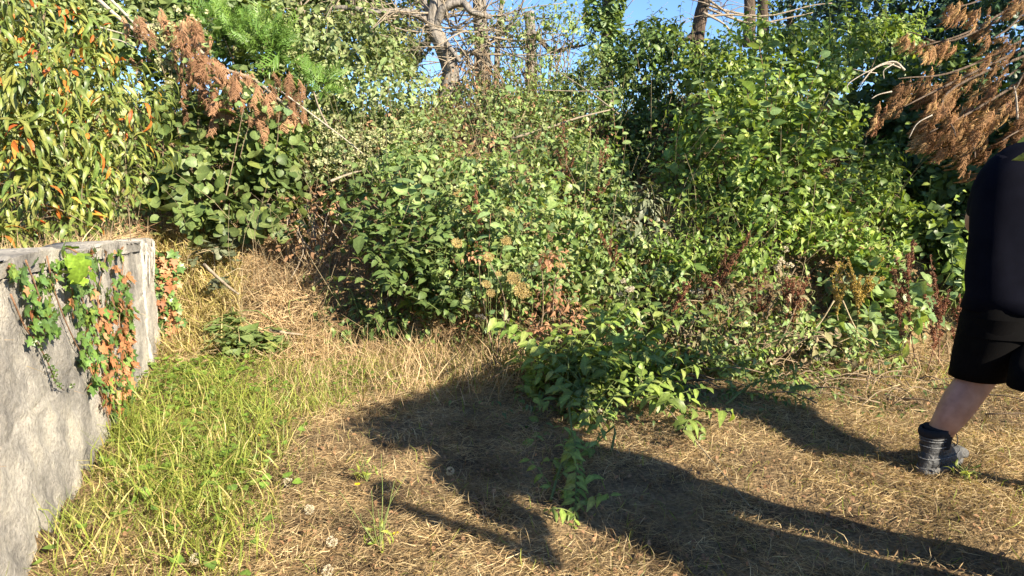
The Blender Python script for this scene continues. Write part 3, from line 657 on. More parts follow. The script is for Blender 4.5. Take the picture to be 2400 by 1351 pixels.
for (px, py, Yd, n, sx, sy) in ((790, 330, 7.35, 60, 60, 34), (870, 350, 7.25, 70, 70, 32), (750, 300, 7.5, 30, 30, 30), (930, 320, 7.3, 40, 60, 24), (820, 390, 7.1, 40, 50, 20)):
    for i in range(n): pts.append(at(px + rng.normal() * sx * .6, py + rng.normal() * sy * .6, Yd + rng.normal() * .1))
pts = np.array(pts); scatter(t, P_PUFF, pts, leaf_frames(unit(len(pts))), .04 + .03 * rng.random(len(pts)), M['cream'], 60, pts[:, 1] * -1, 'seed_head', 'seed_heads')
t = thing('clematis', 'creamy seed heads hanging in front of the brown dead conifer branch', 'climber', ground_hit(430, 300))
pts = []
for (px, py, n, s_) in ((385, 90, 16, 20), (440, 55, 22, 26), (382, 150, 14, 12), (400, 195, 14, 16), (425, 105, 10, 18), (352, 60, 8, 14)):
    for i in range(n): pts.append(at(px + rng.normal() * s_, py + rng.normal() * s_ * .7, 6.85 + rng.normal() * .05))
pts = np.array(pts); scatter(t, P_PUFF, pts, leaf_frames(unit(len(pts))), .045 + .025 * rng.random(len(pts)), M['cream'], 60, pts[:, 1] * -1, 'seed_head', 'seed_heads')
mb = MB()
for c0 in ([(402, 240), (405, 120), (430, 50)], [(402, 230), (380, 150), (360, 70)], [(430, 290), (402, 195), (385, 90)]):
    tube(mb, spline([at(x, y, 6.9) for x, y in c0], 10), .004, 4)
build(mb, 'stem', M['stem_pale'], t)

# brown dead conifer branch hanging over the thicket
t = thing('dead_conifer_branch', 'long fallen conifer branch hung with rusty brown dead sprays', 'branch', ground_hit(640, 290))
arc = spline([at(330, 60, 7.2), at(420, 70, 7.1), at(500, 150, 7.0), at(590, 185, 6.9), at(655, 235, 6.9), at(710, 290, 6.9)], 40)
mb = MB(); tube(mb, arc, np.linspace(.022, .012, 40), 7, .15, 3); build(mb, 'limb', M['deadwood'], t)
for c0, r_ in (([(205, -25), (270, 35), (320, 75), (352, 100)], .03), ([(230, -30), (300, 40), (345, 90)], .022), ([(225, 62), (290, 80), (350, 98)], .012), ([(575, 178), (612, 200), (652, 236)], .024), ([(660, 215), (720, 260), (800, 320), (850, 360)], .012), ([(330, 120), (280, 95), (220, 88)], .01)):
    mb = MB(); tube(mb, spline([at(x, y, 6.95) for x, y in c0], 12), np.linspace(r_, r_ * .5, 12) * .7, 7, .15, 4); build(mb, 'dead_stick', M['bleached'], t)
pts, sz = [], []
for (px, py, n, sx, sy, Yd) in ((345, 55, 40, 28, 18, 6.95), (395, 62, 40, 30, 16, 6.9), (440, 95, 40, 24, 26, 6.8), (460, 140, 44, 20, 32, 6.75), (490, 190, 56, 28, 28, 6.7), (530, 215, 64, 34, 26, 6.65), (580, 225, 60, 34, 28, 6.6), (610, 250, 44, 24, 28, 6.6), (555, 180, 20, 24, 16, 6.9), (675, 215, 20, 18, 18, 6.9), (490, 255, 16, 26, 16, 6.85), (690, 270, 14, 16, 20, 6.9), (320, 140, 8, 20, 12, 7.2)):
    for i in range(n): pts.append(at(px + rng.normal() * sx, py + rng.normal() * sy - 12, Yd + rng.normal() * .1)); sz.append(.13 + .12 * rng.random())
pts = np.array(pts); n = len(pts); T = np.array([.15, -.35, -.75]) + unit(n) * .4; U = np.array([.3, -.8, .5]) + unit(n) * .4
sel = (rng.random(n) < .85) & (holes(pts * .8) > -.85); pts = pts[sel]; T = T[sel]; U = U[sel]; sz = np.array(sz)[sel]; scatter(t, P_SPRAY_DEAD, pts, basis(T, U), sz, M['conifer_dead'], 150, -pts[:, 1], 'spray', 'sprays')

bush('creeping_bindweed', 'green creeper leaves threaded through the brown conifer branch', [Blob(470, 170, 6.75, 70, 50, .15), Blob(560, 240, 6.6, 60, 40, .15), Blob(400, 120, 6.8, 50, 60, .15), Blob(640, 260, 6.6, 50, 40, .15)], .055, M['hedge'], P_HEART, .3, 60, cat='climber', twigs=8, nshoots=5)
# laurel with red leaves, over the wall
bl = [Blob(40, 60, 5.0, 130, 110, .4), Blob(150, 70, 5.2, 110, 90, .4), Blob(90, 200, 4.9, 150, 120, .45), Blob(230, 200, 5.1, 100, 90, .4), Blob(60, 340, 4.7, 140, 110, .4), Blob(200, 320, 4.9, 120, 100, .4), Blob(310, 260, 5.1, 55, 60, .3), Blob(310, 350, 5.0, 60, 60, .3), Blob(260, 420, 4.9, 90, 60, .35), Blob(90, 450, 4.6, 130, 90, .35), Blob(20, 540, 4.45, 80, 60, .25), Blob(-140, 200, 4.6, 140, 240, .4), Blob(-130, 450, 4.4, 140, 140, .4), Blob(200, 470, 4.75, 80, 50, .25), Blob(60, 565, 4.3, 110, 44, .2), Blob(150, 530, 4.5, 70, 40, .2), Blob(-60, 580, 4.1, 100, 60, .25)]
t = thing('laurel_bush', 'tall laurel with drooping yellow green leaves and scattered orange red ones', 'bush', (bl[4].c[0], bl[4].c[1] + .3, terrain(bl[4].c[0], bl[4].c[1] + .3)))
P, N, Sc = sample_blobs(bl, .10, 7.5, .75, .38, gap=.6)
I = rng.random(len(P)); px, py = proj(P); hot = np.exp(-(((px - 190) / 90) ** 2 + ((py - 130) / 90) ** 2)) + .8 * np.exp(-(((px - 260) / 110) ** 2 + ((py - 290) / 40) ** 2)) + np.exp(-(((px - 10) / 40) ** 2 + ((py - 340) / 60) ** 2)) + 1.2 * np.exp(-(((px - 140) / 40) ** 2 + ((py - 510) / 40) ** 2)) + .8 * np.exp(-(((px - 70) / 90) ** 2 + ((py - 20) / 40) ** 2))
red = I < .035 + .17 * hot
R = leaf_frames(N, 'droop'); S = .10 * (.55 + .75 * rng.random(len(P)))
scatter(t, P_LANCE, P[~red], R[~red], S[~red], M['laurel'], 260, Sc[~red])
scatter(t, P_LANCE, P[red], R[red], S[red], M['laurel_red'], 90, Sc[red], 'red_leaf', 'red_foliage')
mb = MB()
for c0, Yd in (([(60, 640), (120, 500), (200, 330), (270, 200)], 5.1), ([(20, 640), (30, 400), (80, 160), (110, 0)], 5.0), ([(200, 600), (270, 470), (330, 400)], 5.1), ([(0, 560), (-20, 300), (0, 60)], 4.8), ([(100, 600), (170, 470), (260, 440)], 4.9)):
    tube(mb, spline([at(x, y, Yd) for x, y in c0], 14), np.linspace(.018, .006, 14), 6, .1, 2)
o = build(mb, 'stems', M['twig'], t); o['kind'] = 'stuff'
twiggery(t, bl, t.location, 40, M['twig'], .006)

# right-hand leafy crest and slope
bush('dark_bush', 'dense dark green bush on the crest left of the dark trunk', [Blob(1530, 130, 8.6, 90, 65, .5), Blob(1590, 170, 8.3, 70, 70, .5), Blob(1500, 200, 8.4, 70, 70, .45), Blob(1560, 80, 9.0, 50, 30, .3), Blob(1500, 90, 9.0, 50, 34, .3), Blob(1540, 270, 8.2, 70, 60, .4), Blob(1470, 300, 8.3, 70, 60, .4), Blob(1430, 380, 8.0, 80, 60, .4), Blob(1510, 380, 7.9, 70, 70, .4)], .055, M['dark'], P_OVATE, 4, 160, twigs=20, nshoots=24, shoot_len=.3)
bush('privet_bush', 'olive green fine leaved bush below the ivy clad trunk', [Blob(1420, 150, 8.8, 60, 45, .4), Blob(1380, 190, 8.7, 60, 50, .4), Blob(1440, 210, 8.5, 60, 50, .4), Blob(1320, 210, 8.8, 60, 40, .3)], .045, M['bramble'], P_OVATE, 3.2, 100, twigs=18, nshoots=14, shoot_len=.25)
bush('thin_shrub', 'sparse twiggy shrub with small leaves against the blue sky gap', [Blob(1290, 60, 9.0, 70, 60, .4), Blob(1220, 100, 9.2, 60, 60, .4), Blob(1340, 60, 9.2, 60, 70, .4), Blob(1200, 170, 9.0, 60, 50, .4), Blob(1280, 150, 9.0, 70, 50, .4), Blob(1180, 60, 9.4, 40, 60, .3), Blob(1100, 210, 8.8, 40, 60, .25), Blob(1110, 90, 8.8, 40, 40, .2)], .042, M['bramble'], P_OVATE, 1.1, 100, shell=.9, twigs=70)
bush('twiggy_scrub', 'yellowish scrub with bare twigs between the trees and the mound', [Blob(1200, 250, 8.4, 90, 50, .4), Blob(1300, 260, 8.3, 90, 50, .4), Blob(1120, 290, 8.2, 80, 40, .4), Blob(1380, 270, 8.2, 70, 50, .4), Blob(1260, 320, 7.8, 90, 40, .4)], .045, M['bramble'], P_OVATE, 2.6, 100, twigs=50, stem='stem_pale', nshoots=30, shoot_len=.4)
bush('bramble_crest', 'sunlit bramble heap on the crest below the dead branches', [Blob(1740, 130, 7.9, 110, 65, .7), Blob(1840, 110, 8.0, 90, 45, .6), Blob(1650, 180, 7.7, 70, 60, .5), Blob(1780, 210, 7.3, 130, 80, .7), Blob(1900, 180, 7.6, 90, 60, .6), Blob(1970, 120, 8.3, 70, 50, .5), Blob(2050, 100, 8.5, 80, 55, .5), Blob(2100, 70, 8.8, 60, 36, .4)], .058, M['ivy_bright'], P_OVATE, 4.6, 260, nshoots=80, shoot_len=.34, twigs=20)
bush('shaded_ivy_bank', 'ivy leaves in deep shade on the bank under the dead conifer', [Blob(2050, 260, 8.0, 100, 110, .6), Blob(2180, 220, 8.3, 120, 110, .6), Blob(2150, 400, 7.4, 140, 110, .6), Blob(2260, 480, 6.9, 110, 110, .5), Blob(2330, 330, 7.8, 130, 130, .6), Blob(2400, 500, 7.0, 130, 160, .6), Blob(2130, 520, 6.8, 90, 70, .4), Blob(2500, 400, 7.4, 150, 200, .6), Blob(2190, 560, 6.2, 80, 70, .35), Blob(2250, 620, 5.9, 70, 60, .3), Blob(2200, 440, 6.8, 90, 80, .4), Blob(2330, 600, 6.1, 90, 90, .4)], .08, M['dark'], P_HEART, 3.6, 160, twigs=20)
bush('bramble_slope', 'broad bulging slope of glossy green bramble leaves beneath the crest', [Blob(1650, 300, 7.0, 90, 80, .6), Blob(1760, 320, 6.7, 120, 90, .7), Blob(1880, 330, 6.8, 110, 90, .7), Blob(1610, 410, 6.9, 70, 70, .5), Blob(1720, 430, 6.4, 110, 80, .6), Blob(1840, 450, 6.3, 110, 80, .6), Blob(1950, 470, 6.4, 90, 70, .5), Blob(1960, 300, 7.4, 60, 70, .4), Blob(2040, 480, 6.5, 80, 70, .45), Blob(2110, 540, 6.3, 80, 60, .4), Blob(2040, 390, 6.9, 70, 70, .4)], .066, M['ivy_bright'], P_OVATE, 4.4, 280, nshoots=90, shoot_len=.38, twigs=30)
bush('privet_slope', 'bright yellow green narrow leaved shrub low on the slope', [Blob(1690, 530, 6.0, 90, 60, .45), Blob(1800, 540, 5.9, 100, 70, .5), Blob(1920, 560, 5.9, 100, 60, .45), Blob(2030, 590, 5.9, 80, 46, .4), Blob(1610, 600, 5.8, 80, 50, .35), Blob(1740, 620, 5.6, 90, 44, .35)], .06, M['ivy_bright'], P_POINT, 4.4, 280, mode='up', nshoots=70, shoot_len=.3, twigs=20)
bush('wilted_plant', 'dull grey green wilted weed clump in the shade of the slope', [Blob(1510, 480, 6.3, 40, 50, .2), Blob(1475, 530, 6.1, 40, 44, .2), Blob(1550, 545, 6.0, 34, 36, .15)], .06, M['grey'], P_POINT, 3.4, 100, mode='droop', cat='plant', twigs=14, stem='stem_pale')

# middle mound
bush('bramble_mound', 'rounded mound of light green bramble in the centre of the bank', [Blob(1000, 430, 6.7, 120, 70, .6), Blob(1120, 410, 6.7, 130, 70, .6), Blob(1230, 440, 6.5, 100, 70, .6), Blob(1080, 510, 6.1, 140, 80, .6), Blob(1210, 540, 5.9, 130, 80, .6), Blob(1320, 550, 6.0, 100, 80, .5), Blob(1150, 640, 5.6, 130, 80, .5), Blob(1290, 650, 5.6, 120, 80, .45), Blob(1400, 650, 5.8, 80, 60, .4), Blob(920, 390, 7.0, 90, 50, .4), Blob(1390, 400, 7.0, 80, 60, .4), Blob(1420, 480, 6.6, 80, 60, .4), Blob(1480, 570, 6.2, 80, 60, .4), Blob(1330, 360, 7.4, 80, 50, .4)], .052, M['bramble'], P_OVATE, 4.2, 280, nshoots=120, shoot_len=.3, twigs=30)
bush('elm_sucker_bush', 'dark glossy leaved bush overhanging the hollow left of the mound', [Blob(880, 480, 6.1, 100, 60, .45), Blob(890, 550, 5.75, 80, 60, .45), Blob(960, 560, 5.75, 90, 80, .45), Blob(950, 640, 5.5, 100, 70, .35), Blob(1030, 700, 5.4, 80, 60, .3), Blob(840, 480, 6.0, 50, 40, .3)], .075, M['nettle'], P_OVATE, 3.8, 260, mode='flat', nshoots=34, shoot_len=.34, twigs=24)
bush('nettle_patch', 'patch of dull green nettles at the foot of the dark hollow', [Blob(750, 715, 5.95, 50, 46, .2), Blob(840, 735, 5.8, 70, 56, .25), Blob(920, 760, 5.6, 60, 50, .22), Blob(790, 785, 5.6, 70, 34, .2)], .06, M['nettle'], P_POINT, 3.6, 240, mode='droop', cat='plant', twigs=22, stem='stem_green')
bush('low_dock_plant', 'low grey green plant at the foot of the straw covered slope', [Blob(570, 800, 5.3, 70, 46, .25), Blob(640, 810, 5.3, 50, 40, .2), Blob(530, 760, 5.45, 40, 30, .15)], .065, M['bindweed'], P_HEART, 2.8, 120, mode='flat', cat='plant', twigs=10, stem='stem_green')
bush('pale_creeper', 'pale grey leaved creeper lying on the straw beside the wall end', [Blob(500, 600, 6.0, 46, 36, .2), Blob(550, 560, 6.3, 40, 40, .2), Blob(520, 660, 5.8, 30, 30, .15)], .06, M['grey'], P_HEART, 2.0, 100, mode='flat', cat='plant', twigs=8, stem='stem_pale')
bush('weedy_fringe', 'mixed light green weeds along the foot of the right slope', [Blob(1500, 720, 5.5, 90, 60, .3), Blob(1620, 740, 5.35, 90, 60, .3), Blob(1740, 760, 5.2, 90, 56, .3), Blob(1850, 790, 5.1, 90, 56, .25), Blob(1570, 660, 5.7, 80, 50, .3), Blob(1420, 780, 5.2, 80, 50, .25), Blob(1690, 840, 4.9, 100, 44, .25), Blob(1960, 830, 4.95, 80, 46, .2), Blob(2060, 850, 4.9, 70, 40, .2)], .055, M['bramble'], P_POINT, 2.8, 240, mode='up', nshoots=34, shoot_len=.3, twigs=20, stem='stem_pale')
bush('bindweed_patch', 'broad heart shaped leaves in front of the shaded bank near the person', [Blob(2000, 690, 5.6, 80, 80, .3), Blob(2080, 640, 5.8, 60, 70, .3), Blob(2130, 730, 5.5, 60, 60, .25), Blob(1950, 790, 5.3, 70, 50, .25), Blob(2060, 790, 5.3, 60, 50, .25)], .105, M['sapling'], P_HEART, 2.4, 160, mode='bush', twigs=18, stem='stem_green')
bush('leafy_creeper', 'pale leafy creeper climbing beside the person in dark clothes', [Blob(2245, 640, 5.6, 26, 70, .15), Blob(2250, 560, 5.7, 20, 40, .1), Blob(2290, 720, 5.6, 60, 80, .2), Blob(2380, 760, 5.6, 90, 90, .3)], .08, M['sapling'], P_HEART, 2.4, 100, mode='bush', twigs=10, stem='stem_green')

# saplings with larger rounded leaves
def sapling(label, base, tips, leaf=.10, Yd=7.0, mat='sapling', nparts=60, protos=P_ROUND):
    b = at(*base, Yd); t = thing('sapling', label, 'sapling', b, 'leafy saplings on the bank')
    shoots(t, [at(*base, Yd)] * len(tips), [at(x, y, Yd - dy) for x, y, dy in tips], M[mat], M['stem_red'], protos, leaf, gap=leaf * .6, sag=.0, r=.006, nparts=nparts)
sapling('upright sapling with round leaves, highest on the bramble crest', (1800, 380), [(1780, 110, .3), (1830, 150, .3), (1745, 190, .2), (1810, 230, .3)], Yd=6.4)
sapling('leaning sapling with round leaves rising over the shaded bank edge', (1870, 390), [(1925, 130, .3), (1960, 220, .3), (1900, 250, .2), (1880, 290, .2)], Yd=6.3)
sapling('sapling with round leaves at the left of the bramble slope', (1720, 400), [(1650, 190, .3), (1690, 300, .2), (1670, 250, .2)], Yd=6.3)
sapling('red stemmed thin sapling with few leaves behind the wilted plant', (1465, 420), [(1435, 190, .2), (1460, 300, .2)], .07, Yd=7.3, nparts=30)
sapling('broad leaved shoot standing before the scrub under the lopped trunk', (1170, 350), [(1205, 210, .2), (1190, 260, .2)], .10, Yd=7.6, nparts=20)
sapling('low shoot with pale leaves reaching over the dark shade', (1960, 500), [(2010, 340, .3), (1990, 400, .2)], .09, Yd=6.1, nparts=24)
sapling('toothed leaved sucker at the top of the central mound', (1000, 560), [(935, 400, .3), (990, 420, .3), (955, 450, .3)], .10, Yd=5.7, nparts=40)
sapling('arching sucker with big leaves hanging before the dark hollow', (1000, 640), [(905, 560, .4), (930, 620, .4), (890, 500, .4)], .10, Yd=6.0, nparts=40)
sapling('single tall shoot with drooping leaf among the dried umbels', (1165, 690), [(1150, 500, .3), (1180, 560, .2)], .13, Yd=5.4, nparts=16, protos=P_OVATE)

# ------------------------------------------------------------------ the rusty dead conifer at the right edge
cx = at(2480, 500, 6.2); cx[2] = terrain(cx[0], cx[1])
t = thing('dead_conifer', 'dead conifer with drooping rust brown sprays at the right edge', 'conifer', cx)
trunk_part(t, 'trunk', [cx + [0, 0, -.1], cx + [.05, .05, 1.6], cx + [0, 0, 3.0], cx + [.05, 0, 4.0]], .11, .04, 'bark_dark', 10, 20, .2, 5)
def conifer_limb(p0, p1, p2, n, spread, mat='conifer_rust', np_=40, sz=.17):
    c = spline([p0, p1, p2], 16); mb = MB(); tube(mb, c, np.linspace(.014, .004, 16), 6, .15, 2); build(mb, 'limb', M['bark_dark'], t)
    cl = .18 + .82 * rng.random(max(3, n // 8)) ** .8; u = np.clip(cl[rng.integers(0, len(cl), n)] + rng.normal(size=n) * .02, .1, 1); off_ = rng.normal(size=(len(cl), 3)) * np.array([1, .8, .7]) * spread; P = np.stack([np.interp(u, np.linspace(0, 1, 16), c[:, q]) for q in range(3)], 1) + rng.normal(size=(n, 3)) * np.array([1, .8, .9]) * spread * .45 + off_[np.argmin(np.abs(u[:, None] - cl[None]), 1)] + np.array([0, 0, -spread * .7])
    T = np.array([-.12, -.15, -1.]) + unit(n) * .42; U = np.array([.4, -.8, .5]) + unit(n) * .4
    scatter(t, P_SPRAY_DEAD, P, basis(T, U), sz * (.6 + .7 * rng.random(n)), M[mat], np_, -P[:, 1], 'spray', 'sprays')
tz = lambda h: cx + np.array([0, 0, h])
conifer_limb(tz(2.0), at(2260, 160, 5.8), at(2105, 185, 5.4), 60, .07, np_=40, sz=.13)
conifer_limb(tz(1.9), at(2240, 190, 5.7), at(2120, 250, 5.3), 90, .08, np_=50, sz=.14)
conifer_limb(tz(1.7), at(2280, 260, 5.6), at(2180, 310, 5.25), 90, .08, np_=50, sz=.14)
conifer_limb(tz(1.6), at(2300, 290, 5.6), at(2285, 370, 5.2), 80, .08, np_=40, sz=.14)
conifer_limb(tz(1.8), at(2230, 210, 5.6), at(2240, 320, 5.15), 90, .08, np_=30, sz=.14)
conifer_limb(tz(2.4), at(2300, 60, 5.9), at(2160, 110, 5.6), 36, .05, sz=.12)
conifer_limb(tz(2.3), at(2250, 90, 5.8), at(2128, 75, 5.6), 26, .04, sz=.11)
conifer_limb(tz(2.7), at(2330, -20, 5.9), at(2240, 20, 5.5), 34, .07, sz=.12)
conifer_limb(tz(2.6), at(2390, 40, 5.7), at(2330, 90, 5.3), 44, .08, sz=.13)
conifer_limb(tz(2.2), at(2420, 140, 5.6), at(2375, 220, 5.1), 70, .09, sz=.15)
conifer_limb(tz(1.8), at(2440, 260, 5.5), at(2350, 330, 5.0), 50, .07, sz=.14)
conifer_limb(tz(2.0), at(2400, 150, 6.2), at(2300, 220, 6.0), 40, .09, sz=.13)
for i in range(7):                # the rest of its crown, above and beyond the frame
    a = rng.random() * 6.28; h = 2.9 + .8 * rng.random(); L = .5 + .3 * rng.random()
    e = tz(h) + np.array([math.cos(a) * L, math.sin(a) * L, -.45]); conifer_limb(tz(h), (tz(h) + e) / 2 + [0, 0, .12], e, 90, .2, np_=0, sz=.22)
for c0, r_ in (([(2120, 165), (2095, 145), (2050, 160), (2015, 200)], .013), ([(2110, 160), (2080, 150), (2040, 165), (1990, 195), (1987, 212)], .008), ([(2095, 150), (2072, 165), (2072, 185)], .007), ([(2090, 215), (2060, 222), (2042, 232)], .008), ([(2185, 270), (2150, 290), (2130, 325)], .007), ([(2385, 280), (2382, 230), (2376, 200)], .012), ([(2055, 172), (2025, 168), (2000, 162)], .005)):
    mb = MB(); tube(mb, spline([at(x, y, 5.3) for x, y in c0], 12), np.linspace(r_, r_ * .45, 12) * .7, 6, .15, 4); build(mb, 'dead_stick', M['bleached'], t)

t = thing('evergreen_tree', 'dense unseen evergreen added beyond the frame edge to shade the ivy bank', 'tree', (5.72, 5.78, terrain(5.72, 5.78)))  # out-of-view tree put in to darken the bank with its shadow
trunk_part(t, 'trunk', [(5.72, 5.78, .2), (5.77, 5.78, 2.2), (5.72, 5.83, 3.4)], .13, .05, 'bark_dark', 9, 12, .15, 3)
for zc, rc in ((1.4, 1.3), (2.2, 1.35), (3.0, 1.2)): crown(t, (5.77, 5.82, zc), (rc, rc, .75), .13, 'far', P_OVATE, 3200)
# ------------------------------------------------------------------ fallen sticks on the bank
def stick(label, pts, Yd, r, mat='bleached', name='fallen_stick'):
    if np.ndim(Yd) == 0: Yd = [Yd] * len(pts)
    P = [at(x, y, d) for (x, y), d in zip(pts, Yd)]; t = tag(put(name, None), label, 'stick') if False else None
    mb = MB(); tube(mb, spline(P, 14), np.linspace(r, r * .5, 14), 7, .15, len(pts) + int(pts[0][0])); o = build(mb, name, M[mat]); tag(o, label, 'stick', 'dead sticks on the bank'); return o
stick('forked pale stick jutting over the dark hollow', [(775, 425), (800, 415), (830, 405), (850, 400)], [6.4, 6.5, 6.6, 6.8], .012, 'deadwood')
stick('long dead pole slanting up through the scrub beside the dark bush', [(1450, 268), (1390, 222), (1320, 175), (1290, 150)], [7.7, 7.9, 8.2, 8.4], .009, 'deadwood')
stick('dead pole lying low across the top of the mound', [(1200, 325), (1290, 298), (1360, 275), (1430, 258)], [7.45, 7.5, 7.6, 7.7], .013, 'deadwood')
stick('thin bleached stem crossing the scrub just above the dead pole', [(1270, 212), (1360, 214), (1440, 212)], 7.9, .005, 'deadwood')
stick('slanting grey stick lying on the straw slope by the wall', [(478, 620), (510, 650), (545, 680), (560, 690)], [5.7, 5.65, 5.6, 5.55], .014, 'deadwood')
stick('flat split stick at the foot of the straw slope', [(632, 774), (680, 782), (710, 785)], [5.35, 5.35, 5.35], .012, 'deadwood')
stick('leaning brown branch above the round leaf thicket', [(770, 300), (750, 260), (735, 215)], [7.2, 7.4, 7.6], .012, 'deadwood')
stick('bent straw coloured stem arching down before the bindweed leaves', [(1975, 705), (2000, 760), (2030, 810), (2070, 840)], [5.1, 5.1, 5.05, 5.0], .006, 'stem_pale')
stick('straw coloured stem crossing the dried docks at a slant', [(1955, 705), (1920, 760), (1880, 800), (1850, 825)], [5.1, 5.1, 5.05, 5.0], .006, 'stem_pale')
stick('long fine stem lying from the cut foliage into the shadow', [(1490, 880), (1570, 965), (1660, 1070), (1760, 1190)], [4.2, 3.75, 3.3, 2.85], .004, 'stem_pale')

# ------------------------------------------------------------------ ivy and vine on the wall
t = thing('wall_ivy', 'ivy with green and rusty orange leaves climbing over the wall end', 'ivy', wall_hit(280, 930))
def wall_leaves(zones, frac_dead, leaf, lift=.03):
    P = []
    for (px, py, n, sx, sy) in zones:
        for i in range(int(n * 1.7)): P.append(wall_hit(px + (rng.random() * 2 - 1) * sx, py + (rng.random() * 2 - 1) * sy, lift * (.3 + 1.2 * rng.random())))
    P = np.array(P); ok = (P[:, 1] < WALL_Y1 + .12) & (P[:, 2] > .0); return P[ok]
zone = [(195, 640, 22, 40, 40), (215, 700, 50, 62, 40), (245, 760, 60, 60, 40), (250, 820, 60, 60, 40), (262, 870, 50, 50, 36), (272, 920, 40, 38, 34), (290, 950, 20, 25, 20), (285, 670, 26, 20, 50), (240, 600, 14, 50, 24), (90, 690, 34, 34, 44), (95, 780, 14, 24, 30), (40, 640, 12, 18, 24), (120, 630, 12, 30, 24), (110, 750, 12, 30, 30), (300, 770, 20, 14, 60)]
P = wall_leaves(zone, 0, .07); n = len(P); px, py = proj(P)
dead = rng.random(n) < np.clip(.12 + .5 * np.clip((px - 190) / 60, 0, 1) * np.clip((py - 640) / 120, .3, 1), 0, .62)
T = np.array([0, 0, -.8]) + WT * 0 + unit(n) * .55; U = WN[None] * .9 + np.array([0, -.1, .35]) + unit(n) * .35; R = basis(T, U); S = .0155 * P[:, 1] * (.6 + .6 * rng.random(n))
scatter(t, P_IVY, P[~dead], R[~dead], S[~dead], M['ivy'], 300, None, 'leaf', 'foliage')
scatter(t, P_IVY, P[dead], R[dead], S[dead] * .95, M['ivy_dead'], 300, None, 'dead_leaf', 'dead_foliage')
mb = MB()
for c0 in ([(110, 600), (130, 690), (170, 790), (240, 930), (262, 1030)], [(250, 590), (230, 720), (270, 860), (300, 960)], [(150, 600), (200, 720), (250, 850), (285, 960)], [(290, 600), (280, 740), (290, 880)], [(25, 690), (60, 770), (85, 800), (112, 850), (132, 900), (150, 915)], [(60, 610), (90, 690), (120, 790)], [(262, 940), (275, 990), (262, 1040)]):
    tube(mb, spline([wall_hit(x, y, .018) for x, y in c0], 16), np.linspace(.0035, .002, 16), 5)
build(mb, 'stem', M['stem_red'], t)
pts = np.array([wall_hit(x, y, .03) for x, y in ((97, 815), (108, 835), (112, 842), (120, 862), (128, 880), (132, 895), (128, 868), (142, 905), (170, 905))]); scatter(t, P_PUFF, pts, leaf_frames(unit(len(pts))), .025, M['dark'], 0, None, 'berry', 'dark_berries')

t = thing('ivy_trail', 'narrow trail of ivy with orange dead leaves around the far wall edge', 'ivy', ground_hit(392, 860))
P = []
for i in range(330):
    v = rng.random(); P.append(at(385 + 14 * rng.normal() + 14 * v, 590 + 265 * v, 5.42 + .06 * rng.random()))
P = np.array(P); n = len(P); dead = rng.random(n) < .5
T = np.array([0, 0, -.7]) + unit(n) * .6; U = np.array([.5, -.8, .3]) + unit(n) * .5; R = basis(T, U); S = .062 * (.6 + .6 * rng.random(n))
scatter(t, P_IVY, P[~dead], R[~dead], S[~dead], M['ivy'], 100, None); scatter(t, P_IVY, P[dead], R[dead], S[dead], M['ivy_dead'], 100, None, 'dead_leaf', 'dead_foliage')
mb = MB(); tube(mb, spline([at(380, 590, 5.45), at(388, 700, 5.45), at(400, 850, 5.45)], 10), .006, 5); build(mb, 'stem', M['stem_red'], t)

t = thing('grape_vine', 'bright lime green lobed leaves flopping over the wall top', 'vine', wall_hit(190, 600))
spots = ((160, 582, .06), (176, 600, .09), (202, 606, .10), (186, 630, .12), (155, 604, .06), (212, 596, .05), (214, 636, .08), (172, 640, .07), (200, 650, .1), (150, 575, .04)); P = np.array([wall_hit(x, y, o) for x, y, o in spots]); n = len(P)
T = np.array([0, -.25, -.6]) + unit(n) * .75; U = WN[None] * .6 + np.array([.2, -.3, .6]) + unit(n) * .55
scatter(t, P_VINE, P, basis(T, U), .05 + .03 * rng.random(n), M['vine_bright'], 10, None)
mb = MB(); tube(mb, spline([wall_hit(130, 590, -.1), wall_hit(160, 582, .03), wall_hit(190, 600, .06), wall_hit(205, 625, .05)], 10), .005, 5); build(mb, 'stem', M['stem_red'], t)

# ------------------------------------------------------------------ ground cover
def strew(name, mat, P, U, L, protos, kind='stuff', D=None, label=None, cat=None):
    n = len(P); D = unit(n) if D is None else D
    o = scatter(None, protos, P, basis_up(U, D), L, M[mat], rest=name); o['kind'] = 'stuff'
    return o
def sstep(a, b, x): t_ = np.clip((x - a) / (b - a), 0, 1); return t_ * t_ * (3 - 2 * t_)
def floor_pts(n, y0=1.5, y1=5.75):
    y = y0 + (y1 - y0) * rng.random(n) ** .8; w = .85 * y + .9; x = (rng.random(n) * 2 - 1) * w
    ok = x > wall_x(y) + .02; x, y = x[ok], y[ok]; return np.stack([x, y, terrain(x, y)], 1)
def green_at(P):                    # where the living grass grows
    px, py = proj(P); edge = 640 + 70 * np.sin(P[:, 1] * 3.1) + 90 * np.sin(P[:, 0] * 4.3 + 1) - np.clip((py - 1050) / 300, 0, 1) * 170
    g_ = 1 - sstep(edge - 220, edge + 260, px)
    g_ = g_ * np.clip(.62 + .30 * holes(P * .22), .12, 1)
    g_ = np.maximum(g_, .75 * np.exp(-(((px - 830) / 60) ** 2 + ((py - 890) / 28) ** 2)))
    return g_
P = floor_pts(150000); n = len(P); th = rng.random(n) * 6.28; el = np.abs(rng.normal(size=n)) * .28
g_ = green_at(P); P = P[(rng.random(n) > g_ * .55) & ((holes(P * .35) > -.7) | (rng.random(n) < .2))]; n = len(P); th = th[:n]; el = el[:n]
U = np.stack([np.cos(th) * np.cos(el), np.sin(th) * np.cos(el), np.sin(el) + .04], 1); P[:, 2] += .018 * rng.random(n)
strew('dry_grass', 'straw', P, U, .03 + .075 * rng.random(n) ** 1.6, P_STRAW, D=np.stack([-np.sin(th), np.cos(th), .9 * (rng.random(n) - .35)], 1))
